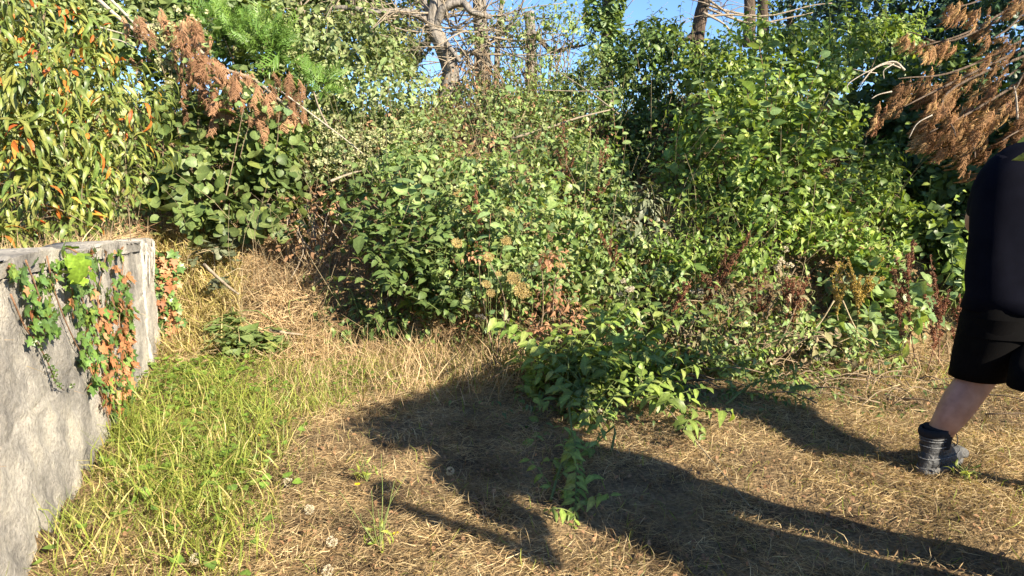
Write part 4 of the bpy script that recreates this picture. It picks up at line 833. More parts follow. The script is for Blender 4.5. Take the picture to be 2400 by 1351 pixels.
P = floor_pts(26000); g_ = green_at(P); P = P[rng.random(len(P)) > g_ * .7]; n = len(P)   # upright stubble
U = np.array([0, 0, 1.]) + unit(n) * .7; strew('grass_stubble', 'straw', P, U, .03 + .06 * rng.random(n), P_BLADE)
P = floor_pts(90000, 1.5, 5.6); g_ = green_at(P); P = P[rng.random(len(P)) < g_ ** 1.3]; n = len(P); px, py = proj(P)
U = np.array([0, 0, 1.]) + unit(n) * .55; cl = (.5 + .5 * np.sin(P[:, 0] * 9 + 2 * np.sin(P[:, 1] * 7))) 
b_ = rng.random(n) < .45
strew('green_grass', 'grass', P[b_], U[b_], ((.05 + .11 * rng.random(n)) * (.7 + .8 * cl))[b_], P_BLADE)
strew('fine_green_grass', 'grass', P[~b_], U[~b_], ((.06 + .15 * rng.random(n)) * (.7 + .8 * cl))[~b_], P_FINE)
P = floor_pts(9000, 1.5, 4.5); px, py = proj(P); P = P[(green_at(P) > .35) & (rng.random(len(P)) < .75)]; n = len(P)
U = np.array([.1, 0, 1.]) + unit(n) * .5; strew('yellowed_grass', 'grass_dry', P, U, .08 + .12 * rng.random(n), P_BLADE)
# sparse green blades among the straw
P = floor_pts(5000); n = len(P); U = np.array([0, 0, 1.]) + unit(n) * .9; strew('sparse_green_grass', 'grass', P, U, .03 + .07 * rng.random(n), P_BLADE)
# small broad leaves in the grass
P = floor_pts(26000, 1.6, 5.5); px, py = proj(P); w_ = np.exp(-(((px - 450) / 130) ** 2 + ((py - 900) / 70) ** 2)) + .6 * np.exp(-(((px - 480) / 120) ** 2 + ((py - 1090) / 60) ** 2)) + .5 * np.exp(-(((px - 840) / 60) ** 2 + ((py - 890) / 24) ** 2)) + .16 * green_at(P)
P = P[rng.random(len(P)) < w_]; n = len(P); P[:, 2] += .02 + .07 * rng.random(n)
scatter(None, P_HEART, P, leaf_frames(np.tile([0, 0, 1.], (n, 1)), 'flat'), .022 + .03 * rng.random(n), M['clover'], rest='ground_weeds')['kind'] = 'stuff'
# dead leaves and crumbs in the straw
P = floor_pts(7000); n = len(P); P[:, 2] += .01 + .02 * rng.random(n)
scatter(None, P_OVATE, P, leaf_frames(np.tile([0, 0, 1.], (n, 1)), 'flat'), .010 + .018 * rng.random(n), M['brown_litter'], rest='leaf_litter')['kind'] = 'stuff'
# tall uncut grass along the foot of the mound
P = floor_pts(60000, 4.0, 5.9); px, py = proj(P); w_ = np.exp(-(((px - 1010) / 190) ** 2 + ((py - 860) / 55) ** 2)) + .5 * np.exp(-(((px - 1280) / 120) ** 2 + ((py - 830) / 40) ** 2)) + .35 * np.exp(-(((px - 800) / 120) ** 2 + ((py - 900) / 50) ** 2)) + .25 * np.exp(-(((px - 2080) / 130) ** 2 + ((py - 880) / 40) ** 2))
P = P[rng.random(len(P)) < w_ * .9]; n = len(P); U = np.array([0, 0, 1.]) + unit(n) * .65
b_ = rng.random(n) < .3
strew('tall_dry_grass', 'straw_pale', P[~b_], U[~b_], .10 + .24 * rng.random((~b_).sum()) ** 1.4, P_FINE)
strew('tall_green_grass', 'grass', P[b_], U[b_], .08 + .2 * rng.random(b_.sum()) ** 1.4, P_FINE)
# straw over the bank behind the wall, and litter over the whole bank
def bank_pts(n, x0, x1, y0, y1): x = x0 + (x1 - x0) * rng.random(n); y = y0 + (y1 - y0) * rng.random(n); return np.stack([x, y, terrain(x, y)], 1)
P = bank_pts(26000, -4.2, -1.0, 5.2, 7.2); px, py = proj(P); P = P[(px < 760) & (px > 330) & (py > 545 + 25 * np.sin(px / 40))]; n = len(P)
D0 = np.array([.25, -.85, -.45]); U = D0 + unit(n) * .75; U[:, 2] = np.where(U[:, 2] < -.8, -.2, U[:, 2]) + .25; P[:, 2] += .05 * rng.random(n)
strew('bank_straw', 'straw_pale', P, U, .07 + .20 * rng.random(n) ** 1.5, P_STRAW)
P = bank_pts(9000, -3.6, -1.9, 5.3, 6.5); px, py = proj(P); P = P[(px < 560) & (px > 370)]; n = len(P); U = np.array([0, -.2, 1.]) + unit(n) * .6; strew('bank_dry_grass', 'grass_dry', P, U, .12 + .2 * rng.random(n), P_BLADE)
y = 2.0 + 3.6 * rng.random(9000); x = wall_x(y) - .12 - .7 * rng.random(9000); P = np.stack([x, y, terrain(x, y) + .06 * rng.random(9000)], 1); n = len(P)
U = unit(n) * np.array([1, 1, .35]) + np.array([.25, -.2, .25]); strew('wall_top_straw', 'straw_pale', P, U, .07 + .15 * rng.random(n), P_STRAW)
P = bank_pts(24000, -6.5, 6.5, 5.2, 9.6); n = len(P); U = unit(n) + np.array([0, -.3, .3]); P[:, 2] += .06 * rng.random(n)
strew('bank_litter', 'brown_litter', P, U, .06 + .16 * rng.random(n), P_STRAW)
P = bank_pts(25000, -6.5, 6.8, 5.35, 11); px, py = proj(P); keep = ~((px > 400) & (px < 720) & (py > 470)); P = P[keep & (rng.random(len(P)) < np.where((px < 900) & (px > 380) & (py > 430), .25, 1))]; n = len(P); P[:, 2] += .02 + .26 * rng.random(n) ** 1.5
scatter(None, P_OVATE, P, leaf_frames(np.tile([0, -.5, .8], (n, 1)), 'bush'), .03 + .04 * rng.random(n), M['bramble'], rest='undergrowth')['kind'] = 'stuff'
P = bank_pts(900, -4.5, 3.0, 5.5, 8.8); mb = MB()
for q in P:
    L = .25 + .55 * rng.random(); d = np.array([0, -.35, .9]) + unit(1)[0] * .55; tube(mb, spline([q, q + d * L * .6, q + d * L + unit(1)[0] * .12 + [0, -.06, -.03]], 6), np.linspace(.0022, .0009, 6), 3)
o = build(mb, 'dead_stems_debris', M['stem_pale']); o['kind'] = 'stuff'
P = bank_pts(16000, -5, 5.5, 5.4, 9.0); P = P[(holes(P * .5) < -.5) & (P[:, 0] < 2.6)]; n = len(P); P[:, 2] += .1 + .4 * rng.random(n)
scatter(None, P_OVATE, P, leaf_frames(np.tile([0, -.5, .6], (n, 1)), 'droop'), .02 + .03 * rng.random(n), M['brown_litter'], rest='withered_leaves')['kind'] = 'stuff'
# cut twigs and stalks lying at the foot of the right slope
P = floor_pts(60000, 3.9, 5.7); px, py = proj(P); w_ = np.exp(-(((px - 2100) / 200) ** 2 + ((py - 940) / 60) ** 2)) + .5 * np.exp(-(((px - 1800) / 200) ** 2 + ((py - 880) / 50) ** 2)) + .4 * np.exp(-(((px - 1350) / 150) ** 2 + ((py - 830) / 40) ** 2))
P = P[rng.random(len(P)) < w_ * .09]; n = len(P); U = unit(n) * np.array([1, 1, .35]) + np.array([0, 0, .12]); P[:, 2] += .02 + .08 * rng.random(n)
strew('cut_stalks', 'straw', P, U, .08 + .18 * rng.random(n), P_FINE)
P2 = floor_pts(40000, 3.7, 5.7); px, py = proj(P2); w_ = np.exp(-(((px - 1780) / 230) ** 2 + ((py - 910) / 60) ** 2)) + .7 * np.exp(-(((px - 1450) / 220) ** 2 + ((py - 960) / 90) ** 2)) + .4 * np.exp(-(((px - 2080) / 150) ** 2 + ((py - 930) / 50) ** 2))
P2 = P2[rng.random(len(P2)) < w_ * .22]; n2 = len(P2); P2[:, 2] += .015 + .07 * rng.random(n2)
scatter(None, P_POINT, P2, leaf_frames(np.tile([0, 0, 1.], (n2, 1)), 'flat'), .025 + .035 * rng.random(n2), M['nettle'], rest='scattered_leaves')['kind'] = 'stuff'
mb = MB()
for i in range(110):
    q = P[int(rng.integers(0, n))]; d = unit(1)[0] * [1, 1, .2]; L = .15 + .35 * rng.random(); tube(mb, spline([q + [0, 0, .03], q + d * L * .5 + [0, 0, .06], q + d * L + [0, 0, .02]], 6), np.linspace(.005, .002, 6), 4)
o = build(mb, 'brush_debris', M['twig']); o['kind'] = 'stuff'

# ------------------------------------------------------------------ shaded and cut foliage lying on the grass
def cut_branch(label, ctrl, leaf=.085, n_side=5, nparts=60, side=.28, lift=.06, mat='cut', name='cut_branch'):
    """a leafy branch lying on the ground along the pixel path ctrl = (px, py, height)"""
    pts = []
    for (px, py, h) in ctrl:
        q = ground_hit(px, py); q = q + np.array([0, 0, h]); pts.append(q)
    t = thing(name, label, 'cut branch', pts[0] * [1, 1, 0], 'cut branches on the grass')
    c = spline(pts, 20); mb = MB(); tube(mb, c, np.linspace(.007, .003, 20), 6); build(mb, 'stem', M['stem_green'], t)
    st, en = [], []
    for i in range(n_side):
        k = int(2 + 16 * i / n_side); d = np.gradient(c, axis=0)[k]; d /= np.linalg.norm(d); sd = np.cross(d, [0, 0, 1.]) * (1 if i % 2 else -1)
        v = d * .7 + sd * (.5 + .5 * rng.random()) + np.array([0, 0, .25 + .4 * rng.random()]); st.append(c[k]); en.append(c[k] + v * side * (.6 + .7 * rng.random()))
    st.append(c[4]); en.append(c[-1])
    shoots(t, st, en, M[mat], M['stem_green'], P_POINT, leaf, gap=leaf * .42, sag=.05, r=.003, nparts=nparts)
    return t
cut_branch('freshly cut leafy branch at the crown of the heap on the grass', [(1330, 1000, .02), (1400, 900, .22), (1440, 840, .42)], .095, 7, 90)
cut_branch('cut branch with big pale leaves pointing up right from the heap', [(1420, 990, .05), (1500, 900, .28), (1560, 870, .38)], .10, 7, 90)
cut_branch('cut branch sprawling over the dry grass at the right end of the heap', [(1450, 960, .08), (1560, 980, .12), (1650, 1030, .03)], .085, 8, 90)
cut_branch('cut branch drooping forward from the heap into the long shadow', [(1330, 980, .12), (1345, 1080, .05), (1350, 1180, .02), (1345, 1240, .01)], .06, 8, 90, .16)
cut_branch('cut branch with twisted leaves in the shaded left part of the heap', [(1380, 960, .12), (1310, 930, .22), (1250, 900, .28)], .09, 7, 80)
cut_branch('cut branch buried low in the dark middle of the heap', [(1420, 1040, .02), (1380, 980, .12), (1330, 900, .25)], .085, 8, 80)
cut_branch('lone leafy shoot resting on the shaded lawn near the cut branch tip', [(1290, 1180, .01), (1320, 1130, .10), (1360, 1140, .12)], .06, 4, 40, .12)
cut_branch('cut branch lying in shade behind the right end of the heap', [(1560, 900, .04), (1660, 890, .14), (1760, 880, .1)], .06, 8, 70)
cut_branch('cut branch with dull leaves along the shadowed foot of the slope', [(1700, 960, .03), (1780, 940, .12), (1880, 960, .05)], .05, 8, 70)
bush('cut_foliage_heap', 'heap of cut green leaves piled on the lawn in the middle', [Blob(1400, 940, 4.25, 120, 80, .3), Blob(1490, 910, 4.4, 90, 70, .25), Blob(1330, 880, 4.6, 80, 60, .25), Blob(1390, 1030, 3.95, 70, 50, .2), Blob(1560, 950, 4.3, 70, 50, .2), Blob(1420, 850, 4.8, 90, 50, .25), Blob(1370, 1110, 3.5, 40, 40, .12), Blob(1280, 900, 4.5, 70, 46, .25), Blob(1260, 840, 4.9, 60, 50, .25), Blob(1340, 980, 4.1, 80, 60, .2), Blob(1520, 850, 4.8, 70, 50, .25), Blob(1470, 850, 4.5, 90, 60, .25), Blob(1400, 840, 4.6, 70, 50, .25), Blob(1550, 910, 4.3, 60, 50, .2)], .07, M['cut'], P_POINT, 3.6, 300, mode='flat', cat='heap', twigs=24, stem='stem_green', shell=.8, nshoots=24, shoot_len=.28)
bush('shaded_weeds', 'shaded leafy weeds at the foot of the slope behind the heap', [Blob(1620, 850, 5.0, 110, 50, .25), Blob(1760, 870, 4.9, 90, 40, .2), Blob(1520, 840, 5.1, 70, 40, .2), Blob(1850, 900, 4.8, 70, 36, .2)], .07, M['nettle'], P_POINT, 2.2, 140, mode='flat', cat='plant', twigs=14, stem='stem_green')
bush('dried_foliage', 'clump of rusty dried foliage at the front of the mound', [Blob(1290, 610, 5.0, 36, 32, .15), Blob(1300, 700, 4.95, 56, 50, .2), Blob(1340, 750, 4.92, 40, 46, .15), Blob(1260, 770, 4.92, 40, 40, .15), Blob(1110, 600, 5.0, 36, 20, .1)], .034, M['dried_leaf'], P_POINT, 2.4, 160, mode='droop', cat='plant', twigs=10, stem='twig', shell=.9)
bush('withered_weeds', 'grey brown withered weeds tangled along the foot of the right slope', [Blob(1620, 790, 5.1, 80, 50, .25), Blob(1750, 800, 5.05, 90, 60, .25), Blob(1880, 800, 5.0, 90, 60, .25), Blob(2000, 830, 4.95, 80, 50, .2), Blob(1820, 700, 5.25, 80, 60, .2), Blob(1700, 700, 5.3, 70, 50, .2)], .05, M['withered'], P_POINT, 1.2, 160, mode='droop', cat='plant', twigs=40, stem='twig', shell=.95)
bush('dried_bracken', 'brown withered stems hanging in the dark hollow beside the nettles', [Blob(720, 560, 6.2, 40, 60, .2), Blob(690, 500, 6.5, 34, 40, .2), Blob(750, 480, 6.5, 40, 40, .2)], .06, M['brown_litter'], P_OVATE, 2.0, 80, mode='droop', cat='plant', twigs=24, stem='deadwood', shell=.9)

# ------------------------------------------------------------------ seed heads, docks, small flowers
def umbel(label, px, py, Yd, size, base, mat='umbel', name='wild_carrot', cup=.25, fluffy=False):
    Yd -= .5; base = (base[0], base[1], base[2] - .25); h = at(px, py, Yd); b = at(*base); b[2] = terrain(b[0], b[1]); t = thing(name, label, 'dried flower', b, 'dried flower heads')
    mb = MB(); tube(mb, spline([b, (b + h) / 2 + unit(1)[0] * .04, h - [0, 0, .02]], 10), np.linspace(.0028, .0018, 10), 5); build(mb, 'stem', M['stem_green'], t)
    r = size / 2; mb = MB(); pts = []
    ax = np.array([.15, -.75, .6]) + unit(1)[0] * .25; ax /= np.linalg.norm(ax); e1 = np.cross(ax, [0, 0, 1.]); e1 /= np.linalg.norm(e1); e2 = np.cross(ax, e1)
    k_ = 70 if not fluffy else 46
    for i in range(k_):
        rr = math.sqrt((i + .5) / k_); a = i * 2.4; q = h + (e1 * math.cos(a) + e2 * math.sin(a)) * r * rr * (.9 + .2 * rng.random()) + ax * (cup * r * rr * rr - (.0 if not fluffy else .35 * r * rr) + .1 * r * rng.random()); pts.append(q)
        if i % 3 == 0: tube(mb, [h - ax * r * .6, (h + q) / 2 - ax * r * .2, q], .0012, 3)
    o = build(mb, 'rays', M['stem_pale'], t); o['kind'] = 'stuff'
    pts = np.array(pts); o = scatter(t, P_PUFF, pts, leaf_frames(unit(len(pts))), r * (.26 if not fluffy else .42), M[mat], rest='flower_head')
    return t
for lab, px, py, Yd, s_, base in (
    ('tan dried umbel at the left top of the mound, facing out flat', 1095, 495, 6.0, 24, (1110, 640, 6.1)), ('round dried umbel standing alone at the mound top right', 1195, 497, 6.05, 30, (1180, 640, 6.1)),
    ('ring shaped dried umbel high on the mound beside the red dock', 1072, 455, 6.2, 30, (1110, 600, 6.2)), ('ring shaped dried umbel over the dark glossy bush', 1070, 572, 5.7, 30, (1090, 700, 5.6)),
    ('yellow dried umbel in the pair above the shadowy gap, the upper one', 1140, 668, 5.45, 26, (1160, 760, 5.4)), ('yellow dried umbel in the pair above the shadowy gap, the lower one', 1150, 688, 5.42, 22, (1165, 770, 5.4)),
    ('tan dried umbel just below the drooping leaf of the tall shoot', 1145, 605, 5.5, 30, (1170, 740, 5.4)), ('small cupped umbel between the yellow pair and the tan cluster', 1168, 643, 5.45, 18, (1180, 760, 5.4)),
    ('large golden dried umbel in the cluster over the rusty foliage', 1222, 682, 5.4, 46, (1230, 790, 5.35)), ('golden dried umbel above the large one in the cluster', 1205, 655, 5.45, 36, (1225, 770, 5.4)),
    ('tan dried umbel at the left of the golden cluster', 1198, 648, 5.5, 24, (1200, 760, 5.4)), ('pale dried umbel near the rusty clump under the mound crest', 1310, 623, 5.6, 22, (1300, 740, 5.5)), ('dried umbel half hidden at the centre of the mound', 1185, 566, 5.7, 30, (1190, 700, 5.6)), ('dried umbel at the very top of the rusty clump', 1245, 628, 5.6, 24, (1250, 740, 5.5))):
    umbel(lab, px, py, Yd, s_ * mpp(px, py, Yd) * .85, base)
def white_flower(label, px, py, Yd, s_, base):
    b = at(*base); b[2] = terrain(b[0], b[1]); t = thing('white_flower', label, 'dried flower', b, 'fluffy dried flowers'); h = at(px, py, Yd); m_ = mpp(px, py, Yd)
    mb = MB(); j = b * .3 + h * .7; tube(mb, spline([b, (b + j) / 2 + unit(1)[0] * .02, j], 8), .003, 5); heads = []
    for i in range(6):
        q = h + np.array([rng.normal() * .42, rng.normal() * .3, rng.normal() * .3]) * s_ * m_; heads.append(q); tube(mb, spline([j, (j + q) / 2 + unit(1)[0] * .01, q], 5), .0016, 4)
    build(mb, 'stem', M['stem_green'], t)
    for q in heads:
        k_ = 16; pts = q + unit(k_) * np.array([1, 1, .6]) * s_ * m_ * .15; o = scatter(t, P_PUFF, pts, leaf_frames(unit(k_)), s_ * m_ * .14, M['umbel_white'], rest='flower_head')
for lab, px, py, Yd, s_, base in (('white fluffy flower heads, the largest cluster at the slope foot', 1465, 682, 5.3, 44, (1480, 800, 5.25)), ('white fluffy flower head on top of the brown dock thicket', 1835, 612, 5.5, 50, (1850, 780, 5.35)), ('white fluffy flower head lower left of the dock thicket', 1630, 685, 5.4, 36, (1640, 800, 5.3)),
    ('grey dried flower head over the shaded weeds', 1690, 712, 5.3, 26, (1690, 820, 5.2)), ('grey dried flower head beside the crossing straw stems', 1925, 838, 4.9, 30, (1930, 890, 4.9)), ('small grey flower head caught in the cut heap', 1392, 985, 3.9, 34, (1400, 1040, 3.9)), ('small white flower head by the shaded slope edge', 1760, 740, 5.2, 26, (1770, 830, 5.1)), ('brownish dried flower head above the tall dry grass', 1130, 742, 5.2, 24, (1138, 860, 5.15)), ('pinkish dried flower head near the rusty foliage base', 1185, 760, 5.2, 26, (1200, 850, 5.15))):
    white_flower(lab, px, py, Yd, s_, base)
def dock(label, base, tip, Yd, nbr=6, mat='dock', spread=.12):
    b = at(*base, Yd); b[2] = min(b[2], terrain(b[0], b[1]) + .02); e = at(*tip, Yd - .1); t = thing('dried_dock', label, 'dock plant', b, 'rusty dried docks')
    c = spline([b, (b + e) / 2 + unit(1)[0] * .03, e], 14); mb = MB(); tube(mb, c, np.linspace(.005, .002, 14), 5); st = [c[4:]]
    for i in range(nbr):
        k = 5 + int(rng.integers(0, 7)); v = (e - b) / np.linalg.norm(e - b) * .9 + unit(1)[0] * .55; L = spread * (.7 + 1.1 * rng.random()); d = spline([c[k], c[k] + v * L * .6, c[k] + v * L + [0, 0, .02]], 8); tube(mb, d, np.linspace(.003, .0015, 8), 4); st.append(d)
    build(mb, 'stem', M['stem_red'] if mat == 'dock' else M['stem_pale'], t); P = []
    for d in st:
        L = np.linalg.norm(d[-1] - d[0]); m_ = int(L / .009) + 4; u = rng.random(m_); P.append(np.stack([np.interp(u, np.linspace(0, 1, len(d)), d[:, q]) for q in range(3)], 1) + rng.normal(size=(m_, 3)) * .006)
    P = np.concatenate(P); scatter(t, P_PUFF, P, leaf_frames(unit(len(P))), .014 + .01 * rng.random(len(P)), M[mat], rest='seeds')
for a in (('tall rusty dock leaning right over the brown thicket', (1600, 760), (1755, 560), 5.4, 9), ('rusty dock leaning beside the tall leaning one', (1590, 740), (1700, 600), 5.45, 8), ('low rusty dock with a tangled seed head by the white flowers', (1530, 770), (1620, 660), 5.3, 8), ('straight rusty dock at the right of the brown thicket', (1860, 800), (1875, 660), 5.2, 9), ('straight rusty dock in the middle of the brown thicket', (1845, 800), (1845, 650), 5.2, 8), ('short rusty dock at the left of the brown thicket', (1780, 790), (1775, 640), 5.3, 8),
          ('tall dark red dock nearest the shorts', (2200, 860), (2180, 600), 5.0, 5), ('dark red dock rising left of the tallest one', (2150, 850), (2132, 592), 5.05, 7), ('bushy red dock under the pale bindweed leaves', (2120, 850), (2120, 640), 5.1, 8), ('bent red dock stalk beside the hem of the shorts', (2225, 870), (2250, 690), 4.9, 5), ('short red dock at the edge of the straw below the bindweed', (2170, 880), (2200, 720), 4.9, 6),
          ('deep red dock standing on top of the mound among umbels', (1165, 590), (1115, 435), 5.6, 5), ('slender red dock left of the white flower cluster', (1440, 680), (1432, 540), 5.6, 4), ('thin brown dock standing at the back of the mound in shade', (1410, 470), (1408, 345), 6.5, 5), ('drooping pale brown dock at the back of the mound', (1330, 430), (1322, 300), 6.8, 5)):
    dock(*a)
for a in (('golden dock in the sunlit weeds beside the brown thicket', (1975, 720), (1960, 620), 5.4, 8), ('golden dock with spreading stalks left of the bindweed leaves', (2010, 730), (2000, 640), 5.4, 7), ('golden dock close behind the spreading one', (1990, 700), (2040, 640), 5.5, 6)):
    dock(*a, mat='dock_gold')
def dandelion(label, px, py, h, s_=.035):
    g_ = ground_hit(px, py + 18); hd = at(px, py, g_[1]); t = thing('dandelion_clock', label, 'dandelion', g_, 'dandelion clocks')
    mb = MB(); tube(mb, spline([g_, (g_ + hd) / 2 + [.01, 0, 0], hd], 6), .0018, 4); build(mb, 'stem', M['stem_pale'], t)
    pts = hd + unit(46) * s_ * .5; scatter(t, P_PUFF, pts, leaf_frames(unit(46)), .009, M['clock'], rest='seed_ball')
for lab, x, y in (('dandelion clock higher in the pair at the dry lawn edge', 725, 1195), ('dandelion clock lower in the pair at the dry lawn edge', 778, 1270), ('dandelion clock beside the upper green lawn', 675, 1130), ('dandelion clock lowest in the picture at the bottom edge', 768, 1338), ('dandelion clock hidden in the grass near the bottom left', 458, 1310), ('small dandelion clock at the shadow edge', 1055, 1105)): dandelion(lab, x, y, .1)
def daisy(label, px, py):
    g_ = ground_hit(px, py + 8); hd = at(px, py, g_[1]); t = thing('yellow_flower', label, 'flower', g_, 'small yellow flowers')
    mb = MB(); tube(mb, [g_, (g_ + hd) / 2, hd], .0015, 4); build(mb, 'stem', M['stem_green'], t)
    a = np.arange(9) * .698; T = np.stack([np.cos(a), np.sin(a), .3 + 0 * a], 1); scatter(t, P_OVATE, np.tile(hd, (9, 1)), basis(T, np.tile([0, -.4, 1.], (9, 1))), .014, M['yellow'], rest='petals')
for lab, x, y in (('yellow flower, the upper of two near the middle of the green lawn', 635, 962), ('yellow flower just left of the upper lawn flower', 608, 968), ('yellow flower below the upper two on the lawn', 608, 1020), ('yellow flower alone in the grass near the wall', 376, 1193), ('yellow flower at the foot of the straw slope', 690, 848), ('yellow flower by the tip of the long shadow', 837, 1135), ('yellow flower low in the dry grass near the bottom', 928, 1250)): daisy(lab, x, y)
# leafy dandelion-like rosettes and one tall weed in the dry grass
def weed(label, px, py, h, n=7):
    g_ = ground_hit(px, py); t = thing('tall_weed', label, 'weed', g_, 'thin weeds on the lawn'); mb = MB()
    for i in range(n):
        d = unit(1)[0] * [.5, .5, .1] + np.array([0, 0, 1.]); L = h * (.5 + .6 * rng.random()); tube(mb, spline([g_, g_ + d * L * .5 + unit(1)[0] * .02, g_ + d * L + unit(1)[0] * .04], 8), np.linspace(.0028, .001, 8), 4)
    build(mb, 'stem', M['stem_green'], t); P = g_ + unit(18) * [.05, .05, .04] + np.array([0, 0, .04]); scatter(t, P_LANCE, P, leaf_frames(unit(18), 'up'), .04, M['grass'], 10, np.ones(18))
weed('thin branching green weed before the long shadow on the lawn', 890, 1290, .3); weed('small green tuft below the grass at the shadow tip', 860, 1130, .14, 5); weed('wiry green weed beside the boots', 2260, 1130, .1, 9)

# ------------------------------------------------------------------ people
def cloth_mat(name, c1, c2, rough=.85, weave=900):
    m, t_, new, ln = nodes(name); ge = new('ShaderNodeNewGeometry'); nz = new('ShaderNodeTexNoise'); nz.inputs['Scale'].default_value = 14; nz.inputs['Detail'].default_value = 5; ln(ge.outputs['Position'], nz.inputs['Vector'])
    rp = ramp(new, [(.3, c1), (.7, c2)]); ln(nz.outputs[0], rp.inputs[0]); w = new('ShaderNodeTexNoise'); w.inputs['Scale'].default_value = weave; ln(ge.outputs['Position'], w.inputs['Vector'])
    b = new('ShaderNodeBump'); b.inputs['Strength'].default_value = .25; b.inputs['Distance'].default_value = .002; ln(w.outputs[0], b.inputs['Height'])
    p = new('ShaderNodeBsdfPrincipled'); p.inputs['Roughness'].default_value = rough; p.inputs['Specular IOR Level'].default_value = .06; p.inputs['Sheen Weight'].default_value = .0; ln(rp.outputs[0], p.inputs['Base Color']); ln(b.outputs[0], p.inputs['Normal'])
    o = new('ShaderNodeOutputMaterial'); ln(p.outputs[0], o.inputs[0]); return m
def skin_mat():
    m, t_, new, ln = nodes('skin'); ge = new('ShaderNodeNewGeometry'); nz = new('ShaderNodeTexNoise'); nz.inputs['Scale'].default_value = 22; nz.inputs['Detail'].default_value = 6; ln(ge.outputs['Position'], nz.inputs['Vector'])
    rp = ramp(new, [(.3, (.36, .175, .11)), (.55, (.46, .24, .16)), (.75, (.52, .29, .20))]); ln(nz.outputs[0], rp.inputs[0])
    p = new('ShaderNodeBsdfPrincipled'); p.inputs['Roughness'].default_value = .5; p.inputs['Subsurface Weight'].default_value = .12; p.inputs['Subsurface Radius'].default_value = (.02, .008, .004); ln(rp.outputs[0], p.inputs['Base Color'])
    o = new('ShaderNodeOutputMaterial'); ln(p.outputs[0], o.inputs[0]); return m
M['skin'] = skin_mat(); M['navy'] = cloth_mat('navy_cotton', (.0020, .0022, .0056), (.0036, .004, .0088)); M['black_cloth'] = cloth_mat('black_cloth', (.0028, .0026, .0027), (.0048, .0044, .0046))
M['leather'] = rough_mat('worn_grey_leather', (.012, .013, .015), (.028, .029, .032), 16, .5, .35, c3=(.07, .072, .077), spec=.4); M['rubber'] = rough_mat('grey_rubber', (.06, .06, .063), (.13, .128, .125), 25, .8, .4)
M['lace'] = rough_mat('black_lace', (.012, .012, .014), (.03, .03, .034), 40, .7); M['sock'] = cloth_mat('dark_sock', (.018, .018, .02), (.03, .03, .033)); M['hair'] = rough_mat('brown_hair', (.03, .02, .012), (.07, .045, .028), 60, .6, stretch=(1, 1, .2)); M['scuff'] = rough_mat('grey_piping', (.09, .092, .097), (.17, .172, .178), 40, .5)
M['eye'] = rough_mat('eye_white', (.6, .58, .55), (.7, .68, .65), 5, .2)

def skin_body(parent, chains, name='body'):
    """one continuous surface grown round a joint skeleton; chains of (point, radius), first point of a chain may be an existing joint name"""
    V, E, Rr, idx_ = [], [], [], {}
    for ch in chains:
        prev = None
        for item in ch:
            if isinstance(item, str): prev = idx_[item]; continue
            key, p, r = item; V.append(np.asarray(p, float)); Rr.append(r); k = len(V) - 1
            if key: idx_[key] = k
            if prev is not None: E.append((prev, k))
            prev = k
    base = root_loc(parent); me = bpy.data.meshes.new(name); me.from_pydata([tuple(v - base) for v in V], E, [])
    o = put(name, me, parent); me.materials.append(M['skin']); m_ = o.modifiers.new('skin', 'SKIN'); m_.use_smooth_shade = True
    for d, r in zip(me.skin_vertices[0].data, Rr): d.radius = (r, r) if np.isscalar(r) else r
    me.skin_vertices[0].data[0].use_root = True
    s_ = o.modifiers.new('sub', 'SUBSURF'); s_.levels = 2; s_.render_levels = 2
    return o
def ring(c, ax, ay, n=40, fold=0., seed=0, sq=2.0):
    th = np.arange(n) / n * 2 * math.pi; r = np.random.default_rng(seed); w = 1 + fold * (np.sin(5 * th + r.random() * 6) * .5 + np.sin(9 * th + r.random() * 6) * .35 + np.sin(14 * th + r.random() * 6) * .25)
    cx_, sy_ = np.sign(np.cos(th)) * np.abs(np.cos(th)) ** (2 / sq), np.sign(np.sin(th)) * np.abs(np.sin(th)) ** (2 / sq)
    return np.asarray(c) + (w * cx_)[:, None] * np.asarray(ax) + (w * sy_)[:, None] * np.asarray(ay)
BS = 1.25
